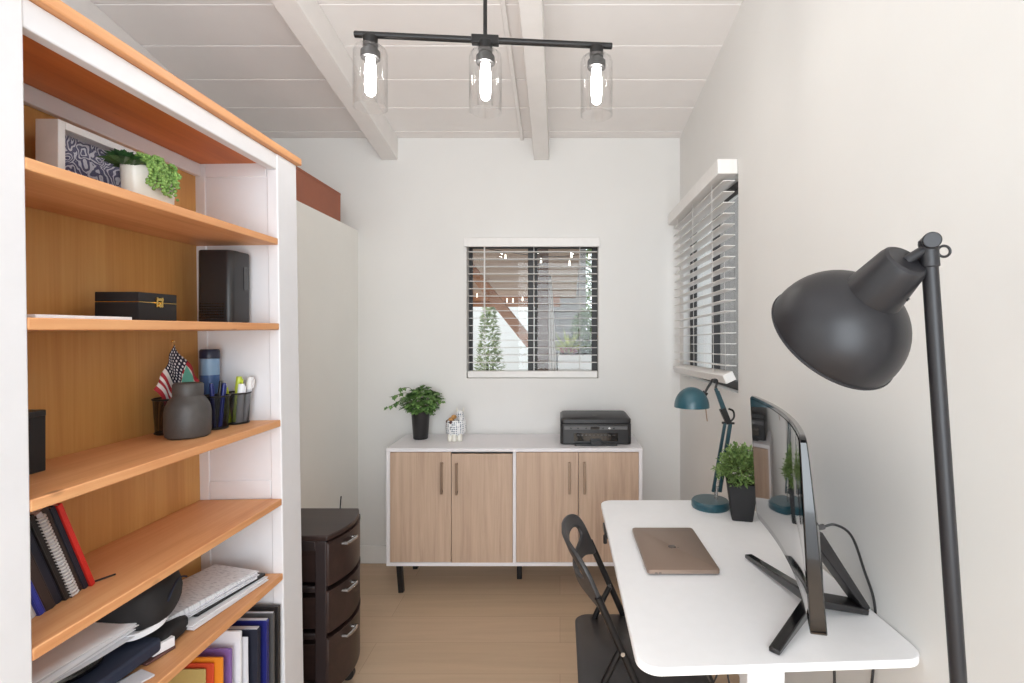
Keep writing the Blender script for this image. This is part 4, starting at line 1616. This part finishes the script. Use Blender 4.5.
def pen(name, label, cat, cup, dx, dy, lx, ly, length, r, mat, cap, group=None):
    x_, y_, r0, r1, h = CUPS[cup]
    root = thing(name, label, cat, (x_ + dx, y_ + dy, shelf_z(zz, x_) + 0.0042), (-ly, lx, 0), group)
    MB().cyl((0, 0, 0), (0, 0, length * 0.72), r, n=14).build('barrel', mat, root, bevel=0.001)
    c_ = MB()
    c_.cyl((0, 0, length * 0.72), (0, 0, length), r * 1.12, r * 0.9, 14)
    c_.bar((r * 1.3, 0, length * 0.76), (r * 1.3, 0, length * 0.95), r * 0.5, r * 0.4, up=(1, 0, 0))
    c_.build('cap', cap, root, bevel=0.0008)
    return root


pen('highlighter', 'short yellow-green highlighter leaning left in its mesh cup', 'highlighter', 0, -0.012, -0.018, -0.10, -0.06, 0.115, 0.0085, M['lime'], M['lime'])
pen('highlighter', 'taller yellow-green highlighter in the middle of its mesh cup', 'highlighter', 0, -0.002, 0.000, 0.05, 0.05, 0.140, 0.0085, M['lime'], M['lime'])
pen('marker', 'white-capped marker standing beside the highlighters', 'marker', 0, 0.014, -0.008, 0.05, 0.02, 0.118, 0.009, M['paper_grey'], M['paper'])
pen('correction_pen', 'pale grey correction pen at right of the highlighter cup', 'pen', 0, 0.012, 0.016, 0.12, 0.08, 0.138, 0.0095, M['paper_grey'], M['frame_white'])
for i, (dx, dy, lx, ly, ln, mt, lab) in enumerate((
        (-0.012, -0.014, -0.15, -0.06, 0.125, 'blue_pen', 'leftmost blue pen in the blue-pen cup, leaning left'),
        (0.004, -0.010, -0.02, -0.08, 0.130, 'blue_pen', 'blue pen leaning towards the jar in the middle of its cup'),
        (0.012, 0.002, 0.06, 0.06, 0.128, 'blue', 'bright blue pen leaning right in the blue-pen cup'),
        (-0.004, 0.010, 0.05, 0.08, 0.134, 'black_plastic', 'black pen at the right edge of the blue-pen cup'))):
    pen('pen', lab, 'pen', 1, dx, dy, lx, ly, ln, 0.0052, M[mt], M['blue_pen'] if i != 3 else M['black_plastic'])
x = -1.085
bt = thing('capped_bottle', 'blue bottle with dark cap in the back corner behind the pens', 'bottle', (x, 1.580, shelf_z(zz, x) + EPS))
MB().lathe([(0.0, 0.0), (0.024, 0.0), (0.026, 0.004), (0.026, 0.090), (0.0, 0.092)], n=28).build('body', M['bottle_cap'], bt)
MB().lathe([(0.0, 0.092), (0.0265, 0.092), (0.0265, 0.150), (0.0, 0.150)], n=28).build('label_band', M['bottle_blue'], bt)
MB().lathe([(0.0, 0.150), (0.0262, 0.150), (0.0262, 0.200), (0.0, 0.201)], n=28).build('shoulder', M['bottle_pale'], bt)
MB().lathe([(0.0, 0.201), (0.027, 0.201), (0.027, 0.224), (0.024, 0.229), (0.0, 0.229)], n=28).build('cap', M['bottle_cap'], bt)
# small flag in its cup
x_, y_ = CUPS[2][0], CUPS[2][1]
fg = thing('hand_flag', 'small stars-and-stripes flag drooping from a stick behind the jar', 'flag', (x_, y_, shelf_z(zz, x_) + 0.0042))
MB().tube([(0, 0, 0), (0.004, 0.008, 0.250)], 0.0022, 8).build('stick', M['dry'], fg)
MB().ball((0.004, 0.008, 0.253), 0.004, 10, 8).build('finial', M['gold'], fg)
b = MB()
AP = Vector((0.008, 0.004, 0.244))
dv_ = Vector((-0.020, -0.062, -0.150))      # hoist edge, down and to the near side
du_ = Vector((0.022, 0.074, -0.108))        # fly, down and to the far side


def cloth(u, v):
    p = AP + du_ * u + dv_ * (1 - v) * 0.80
    f = math.sin(PI * u) * math.sin(PI * (1 - v))
    return p + Vector((0.010 * f + 0.006 * math.sin(u * 9 + v * 3), 0.004 * math.sin(v * 14), -0.010 * f))


b.grid(cloth, 20, 20, False, True)
b.build('cloth', M['flag'], fg, solid=0.0008)
b = MB()
R = Matrix.Translation((x_ + 0.050, y_ + 0.002, shelf_z(zz, x_) + 0.142)) @ Matrix.Rotation(math.radians(20), 4, 'Z') @ Matrix.Rotation(math.radians(86), 4, 'Y')
pts = [(-0.048, 0.0), (-0.012, -0.044), (0.05, -0.055), (0.05, 0.05), (-0.012, 0.046)]
b.prism(pts, 0, 0.0012)
o = b.build('card', M['teal_paper'])
o.matrix_world = R
tag(o, 'mint green card tucked in front of the flag behind the jar', 'card')

# --- fifth shelf: leaning books (spines to the room), tops towards the camera
zz = 0.907
LEAN = math.radians(20.5)
books = [   # thickness, height, depth, cover, spine depth offset, label, name
    (0.010, 0.208, 0.150, 'red', 0.000, 'slim red book at the far end of the leaning row', 'book'),
    (0.010, 0.206, 0.150, 'navy_dark', -0.004, 'dark blue book leaning against the red one', 'book'),
    (0.017, 0.210, 0.145, 'brown_cover', -0.006, 'thick dark brown book between dark blue book and spiral notebook', 'book'),
    (0.013, 0.205, 0.150, 'paper_grey', 0.004, 'white spiral-bound notebook in the leaning row', 'notebook'),
    (0.011, 0.205, 0.150, 'black_plastic', 0.0, 'black notebook just left of the white spiral notebook', 'book'),
    (0.018, 0.200, 0.150, 'navy_dark', -0.004, 'dark navy book left of the black notebook', 'book'),
    (0.020, 0.196, 0.150, 'brown_cover', 0.002, 'black-brown ledger left of the dark navy book', 'book'),
    (0.012, 0.165, 0.145, 'blue', 0.004, 'bright blue folder low at the near end of the row', 'folder'),
    (0.010, 0.150, 0.140, 'paper_grey', 0.0, 'pale grey booklet nearest the white post', 'booklet'),
]
ycur = 1.082
for th, h, dp, mt, off, lab, nm in books:
    xf = -0.985 + off
    root = thing(nm, lab, nm, (xf, ycur, shelf_z(zz, xf - dp / 2) + 0.0030), (LEAN, 0, 0), 'leaning books on the fourth shelf')
    if nm == 'notebook':
        MB().box(-dp, -0.004, -th, 0, 0, h).build('pages', M['paper_grey'], root, bevel=0.001)
        MB().box(-dp, -0.002, -th - 0.0012, -th, 0, h).build('cover', M['black_plastic'], root)
        c_ = MB()
        for k in range(26):
            zc = 0.008 + k * (h - 0.016) / 25
            c_.tube([(-0.003 + 0.0062 * math.cos(a), -th / 2 + (th / 2 + 0.001) * math.sin(a), zc) for a in [2 * PI * q / 10 for q in range(11)]], 0.0018, 6)
        c_.build('spiral', M['frame_white'], root)
    else:
        c_ = MB()
        ct = min(0.0022, th * .2)
        c_.box(-dp, 0, -ct, 0, 0, h)
        c_.box(-dp, 0, -th, -th + ct, 0, h)
        c_.box(-ct, 0, -th + ct, -ct, 0, h)
        c_.build('cover', M[mt], root, bevel=0.0008)
        MB().box(-dp + 0.003, -ct, -th + ct, -ct, 0.003, h - 0.003).build('pages', M['paper'], root)
    ycur -= (th + 0.0004) / math.cos(LEAN)
rb = MB()
rb.tube(smooth_path([(-0.995, 1.090, 0.9125), (-0.985, 1.105, 0.9135), (-0.978, 1.122, 0.9128)], 6), 0.002, 6)
tag(rb.build('ribbon', M['black_matte']), 'short black ribbon lying beside the red book', 'ribbon')

# --- sixth shelf: papers, bags, cases
zz = 0.669


def slab(name, label, cat, mat, cx, cy, wx, wy, h, rotz, z_, tilt=(0, 0), rr=0.003, bevel=0.001, jitter=0, group=None, top=None):
    root = thing(name, label, cat, (cx, cy, z_), (tilt[0], tilt[1], math.radians(rotz)), group)
    b_ = MB()
    if jitter:
        rnd_ = random.Random(hash(label) % 1000 if False else len(label) * 7 + jitter)
        n_ = max(3, int(h / 0.0022))
        for k in range(n_):
            R_ = Matrix.Translation((rnd_.uniform(-.005, .005), rnd_.uniform(-.006, .006), h * k / n_)) @ Matrix.Rotation(rnd_.uniform(-.03, .03), 4, 'Z')
            b_.box(-wx / 2, wx / 2, -wy / 2, wy / 2, 0, h / n_ * 0.82, R_)
        b_.build('sheets', mat, root, flat=True)
    else:
        b_.prism(rrect(-wx / 2, wx / 2, -wy / 2, wy / 2, rr), 0, h)
        b_.build('cover', mat, root, bevel=bevel)
    if top is not None:
        MB().box(-wx / 2 + .004, wx / 2 - .004, -wy / 2 + .004, wy / 2 - .004, h, h + 0.0012).build('top_sheet', top, root)
    return root


zs = lambda x: shelf_z(zz, x)
slab('paper_stack', 'neat stack of white paper at the bottom of the far pile', 'paper', M['paper'], -1.012, 1.455, 0.18, 0.265, 0.016, -9, zs(-1.012) + 0.0025, (0, -TANL), jitter=1)
slab('spiral_notebook', 'black-covered notebook wedged between the two paper stacks', 'notebook', M['black_plastic'], -1.012, 1.475, 0.165, 0.235, 0.007, -12, zs(-1.012) + 0.0195, (0, -TANL), 0.004)
slab('paper_stack', 'skewed pile of grey printed sheets on top of the black notebook', 'paper', M['printed'], -1.028, 1.435, 0.17, 0.265, 0.022, -16, zs(-1.02) + 0.0275, (0.01, -TANL), jitter=2, top=M['printed'])


def soft(name, label, cat, mat, c, size, rot, part='shell', n=20, power=3.0, seed=1, sub=None):
    """a soft, bulging pouch"""
    root = thing(name, label, cat, c, rot)
    b_ = MB()
    rnd_ = random.Random(seed)
    ph = rnd_.uniform(0, 6)
    rs_ = []
    for j in range(n + 1):
        a = -PI / 2 + PI * j / n
        ring_ = []
        for i in range(2 * n):
            t_ = 2 * PI * i / (2 * n)
            sg = lambda v: math.copysign(abs(v) ** (2 / power), v)
            p = Vector((sg(math.cos(a)) * sg(math.cos(t_)) * size[0] / 2, sg(math.cos(a)) * sg(math.sin(t_)) * size[1] / 2, sg(math.sin(a)) * size[2] / 2 + size[2] / 2))
            w_ = 0.06 * mnoise.noise(p * 22 + Vector((ph, 0, 0)))
            p = Vector((p.x * (1 + w_), p.y * (1 + w_), max(0, p.z * (1 + w_ * 1.5))))
            ring_.append(p)
        rs_.append(ring_)
    b_.rings(rs_)
    b_.build(part, mat, root, angle=70)
    return root


bg_ = soft('zipped_bag', 'soft black zipped bag under the shelf beside the printed sheets', 'bag', M['black_matte'], (-1.045, 1.255, zs(-1.045) + 0.055), (0.17, 0.17, 0.12), (0, 0, 0.35), seed=4, power=3.5)
b = MB()
b.tube([(0.086, -0.06 + 0.13 * k / 12, 0.07 + 0.022 * math.sin(PI * k / 12)) for k in range(13)], 0.0022, 6)
b.build('zip', M['navy'], bg_)
soft('black_case', 'small padded black case in front of the printed sheets', 'case', M['black_matte'], (-0.995, 1.268, zs(-0.995) + 0.002), (0.085, 0.115, 0.042), (0, 0, 0.12), seed=6, power=5)
b = MB()
pth = smooth_path([(-1.020, 1.165, 0.742), (-0.985, 1.185, 0.738), (-0.962, 1.225, 0.744), (-0.965, 1.262, 0.757)], 8)
rs_ = []
for i, p in enumerate(pth):
    dd = (pth[min(i + 1, len(pth) - 1)] - pth[max(i - 1, 0)]).normalized()
    s_ = dd.cross(Vector((0, 0, 1))).normalized()
    rs_.append([p + s_ * 0.0025 + Vector((0, 0, -0.007)), p + s_ * 0.0025 + Vector((0, 0, .007)), p - s_ * 0.0025 + Vector((0, 0, .007)), p - s_ * 0.0025 + Vector((0, 0, -.007))])
b.rings(rs_)
tag(b.build('strap', M['paper']), 'curved white strap hooked over the black bag', 'strap')
slab('navy_case', 'navy cloth case lying near the front of the cluttered shelf', 'case', M['navy'], -1.035, 1.075, 0.15, 0.30, 0.030, -6, zs(-1.03) + 0.012, (0.03, 0), 0.014, 0.006)
slab('white_carton', 'tiny white and red carton beside the navy case', 'box', M['paper'], -0.962, 1.225, 0.035, 0.05, 0.022, -20, zs(-0.962) + 0.0085, (0, 0))
slab('red_booklet', 'thin dark red booklet under the small white carton', 'booklet', M['maroon'], -0.966, 1.215, 0.045, 0.07, 0.006, -14, zs(-0.968) + 0.0018, (0, 0))
soft('glossy_pouch', 'rounded glossy black pouch lying on the navy case', 'pouch', M['black_gloss'], (-1.028, 1.075, zs(-1.03) + 0.043), (0.060, 0.11, 0.034), (0, 0, -0.3), seed=9, power=2.4)
sl = thing('plastic_sleeves', 'thick bundle of clear plastic document sleeves on top of the clutter', 'sleeves', (-1.068, 1.05, zs(-1.08) + 0.084), (math.radians(-2), math.radians(10), math.radians(-4)))
rnd = random.Random(3)
for k in range(7):
    b = MB()
    R = Matrix.Translation((rnd.uniform(-.006, .006), rnd.uniform(-.02, .02), k * 0.0052)) @ Matrix.Rotation(rnd.uniform(-.035, .035), 4, 'Z')
    b.grid(lambda u, v: R @ Vector((-0.07 + 0.14 * u, -0.16 + 0.32 * v, 0.004 * math.sin(v * 5 + k) * u)), 6, 14)
    b.build('sleeve', M['paper_grey'] if k % 2 else M['paper'], sl, solid=0.0022)
slab('paper_slip', 'pale folded paper slip at the front edge below the navy case', 'paper', M['paper_grey'], -0.948, 1.105, 0.05, 0.10, 0.004, -22, zs(-0.95) + 0.0015)
b = MB()
tag(MB().box(-1.10, -0.99, 0.885, 1.0, zs(-1.05) + 0.002, zs(-1.05) + 0.010).build('dark_folder', M['black_plastic'], bevel=0.001), 'dark folder at the near end of the cluttered shelf', 'folder')

# --- lowest compartment: upright folders and frames seen face on
zz = 0.272
low = [  # name, label, cat, right edge x, y, thickness, top z, material, depth
    ('document_frame', 'black-edged frame standing against the side panel of the lowest shelf', 'frame', -0.886, 1.610, 0.012, 0.580, 'black_plastic', 0.23),
    ('ring_binder', 'grey translucent binder in front of the black frame', 'binder', -0.892, 1.592, 0.010, 0.568, 'grey_plastic', 0.22),
    ('ring_binder', 'deep blue plastic binder between grey binder and navy folder', 'binder', -0.898, 1.568, 0.014, 0.560, 'blue_binder', 0.22),
    ('folder', 'dark navy folder in front of the deep blue binder', 'folder', -0.906, 1.535, 0.018, 0.553, 'navy_dark', 0.22),
    ('paper_file', 'curling grey-white papers in front of the dark navy folder', 'paper', -0.920, 1.508, 0.012, 0.545, 'paper_grey', 0.20),
    ('paper_file', 'tall clean white papers behind the violet folder', 'paper', -0.930, 1.488, 0.008, 0.573, 'paper', 0.21),
    ('folder', 'violet folder between white papers and orange folder', 'folder', -0.938, 1.455, 0.010, 0.541, 'purple', 0.20),
    ('folder', 'bright orange folder at the front of the lowest shelf', 'folder', -0.935, 1.415, 0.006, 0.542, 'orange', 0.20),
    ('folder', 'red-orange folder overlapping the bright orange one', 'folder', -0.953, 1.404, 0.004, 0.533, 'red_orange', 0.18),
    ('card_file', 'tan card file in front of the red-orange folder', 'folder', -0.968, 1.393, 0.005, 0.524, 'tan', 0.17),
]
for nm, lab, cat, xe, y, th, zt, mt, dp in low:
    zb = shelf_z(zz, xe - dp / 2) + 0.0022
    root = thing(nm, lab, cat, (xe, y, zb), (0, 0, 0), 'upright folders on the lowest shelf')
    h = zt - zb
    if nm == 'document_frame':
        b = MB()
        for a in ((-dp, -dp + .012, 0, h), (-.012, 0, 0, h), (-dp + .012, -.012, 0, .012), (-dp + .012, -.012, h - .012, h)):
            b.box(a[0], a[1], -th / 2, th / 2, a[2], a[3])
        b.build('frame', M[mt], root, bevel=0.001)
        MB().box(-dp + .012, -.012, -0.002, 0.003, .012, h - .012).build('backing', M['grey_plastic'], root)
    elif nm == 'paper_file' and mt == 'paper_grey':
        for k in range(3):
            b = MB()
            b.grid(lambda u, v: Vector((-dp * (1 - u) + 0.012 * u * (1 - v) ** 2 * (k + 0.5) - 0.006 * k, -0.004 + 0.004 * k, h * v * (1 - 0.01 * k))), 8, 10)
            b.build('sheet', M[mt], root, solid=0.0012)
    else:
        b = MB()
        b.prism(rrect(-dp, 0, 0, h, 0.005), -th / 2, th / 2, Matrix.Rotation(PI / 2, 4, 'X'))
        b.build('cover', M[mt], root, bevel=0.001)
        if nm == 'ring_binder' or mt == 'navy_dark':
            MB().box(-dp + .01, -0.003, -th / 2 + 0.002, th / 2 - 0.002, h - 0.001, h + 0.002).build('pages', M['paper_grey'], root)

# ------------------------------------------------------------------ red-brown box on the ledge
rbx = thing('storage_box', 'long red-brown box on top of the low left wall', 'box', (-1.45, 2.2, 2.071))
b = MB()
b.box(-0.18, XL + 1.45 - 0.002, -0.9, 0.731, 0, 0.150)
b.build('box_body', M['redwood'], rbx, bevel=0.002)
MB().box(-0.18, XL + 1.45 - 0.001, -0.9, 0.732, 0.150, 0.164).build('lid', M['redwood'], rbx, bevel=0.002)

# ------------------------------------------------------------------ drawer cart
dc = thing('drawer_cart', 'dark brown three-drawer cart beside the bookcase', 'drawer cart', (-1.03, 2.0085, 0))
HY = 0.1465
XF, XB = 0.18, -0.19


def cx(y, bulge=0.036, x=XF):
    return x + bulge * (1 - (y / HY) ** 2)


def front_poly(x_back, x_front, bulge, hy, n=16):
    p = [(x_back, -hy), (x_back, hy)]
    p = [(x_back, hy), (x_back, -hy)]
    for k in range(n + 1):
        y = -hy + 2 * hy * k / n
        p.append((x_front + bulge * (1 - (y / hy) ** 2), y))
    return p


MB().prism(front_poly(XB, XF, 0.036, HY), 0.678, 0.698).build('top', M['brown'], dc, bevel=0.004)
b = MB()
for sgn in (-1, 1):
    ya, yb = sorted((sgn * HY, sgn * (HY - 0.014)))
    b.box(XF - 0.045, XF - 0.004, ya, yb, 0.09, 0.678)
    b.box(XB, XB + 0.04, ya, yb, 0.09, 0.678)
    for za, zb in ((0.642, 0.678), (0.490, 0.512), (0.318, 0.340), (0.09, 0.16)):
        b.box(XB + 0.04, XF - 0.045, ya, yb, za, zb)
b.box(XB, XF - 0.01, -HY + .014, HY - .014, 0.09, 0.11)
b.box(XB, XB + 0.01, -HY + .014, HY - .014, 0.11, 0.678)
for zq in (0.495, 0.323):
    b.box(XB + .01, XF - 0.01, -HY + .014, HY - .014, zq, zq + 0.008)
b.build('frame', M['brown_in'], dc, bevel=0.003)
for zt, zb in ((0.668, 0.512), (0.490, 0.340), (0.318, 0.118)):
    dr = MB()
    hy = HY - 0.001
    P = []
    for k in range(17):
        y = -hy + 2 * hy * k / 16
        P.append((XF + 0.036 * (1 - (y / hy) ** 2) + 0.004, y))
    Q = [(x - 0.014, y) for x, y in P[::-1]]
    dr.prism(P + Q, zb, zt)
    dr.box(XB + 0.015, XF - 0.006, -HY + 0.022, HY - 0.022, zb + 0.004, zt - 0.03)
    d_ = dr.build('drawer', M['brown'], dc, bevel=0.003)
    h = MB()
    hz = zt - 0.024
    pts = [(XF + 0.036 * (1 - (y / hy) ** 2) + 0.022, y, hz) for y in [-0.080 + 0.062 * k / 8 for k in range(9)]]
    pts = [(p[0], p[1], p[2] ) for p in pts]
    h.tube([(pts[0][0] - 0.02, pts[0][1], hz)] + pts + [(pts[-1][0] - 0.02, pts[-1][1], hz)], 0.0075, 10)
    h.build('handle', M['chrome'], d_)
    l_ = MB()
    l_.prism([(x + 0.002, y) for x, y in P] + [(x - 0.012, y) for x, y in P[::-1]], zt, zt + 0.006)
    l_.build('lip', M['brown'], d_)
for x_ in (XB + 0.04, XF - 0.03):
    for y_ in (-0.11, 0.11):
        c_ = MB()
        c_.cyl((x_, y_ - 0.01, 0.027), (x_, y_ + 0.01, 0.027), 0.027, n=20)
        c_.box(x_ - 0.012, x_ + 0.012, y_ - 0.015, y_ + 0.015, 0.045, 0.092)
        c_.build('caster', M['black_plastic'], dc)
sk = MB()
sk.tube([(0, 0, 0), (0.002, 0.0, 0.03), (0.004, 0.0, 0.052)], 0.0026, 8)
tag(sk.build('stylus', M['black_plastic'], loc=(-0.925, 2.146, 0.6985)), 'thin black stick standing upright at the far edge of the cart', 'stick')
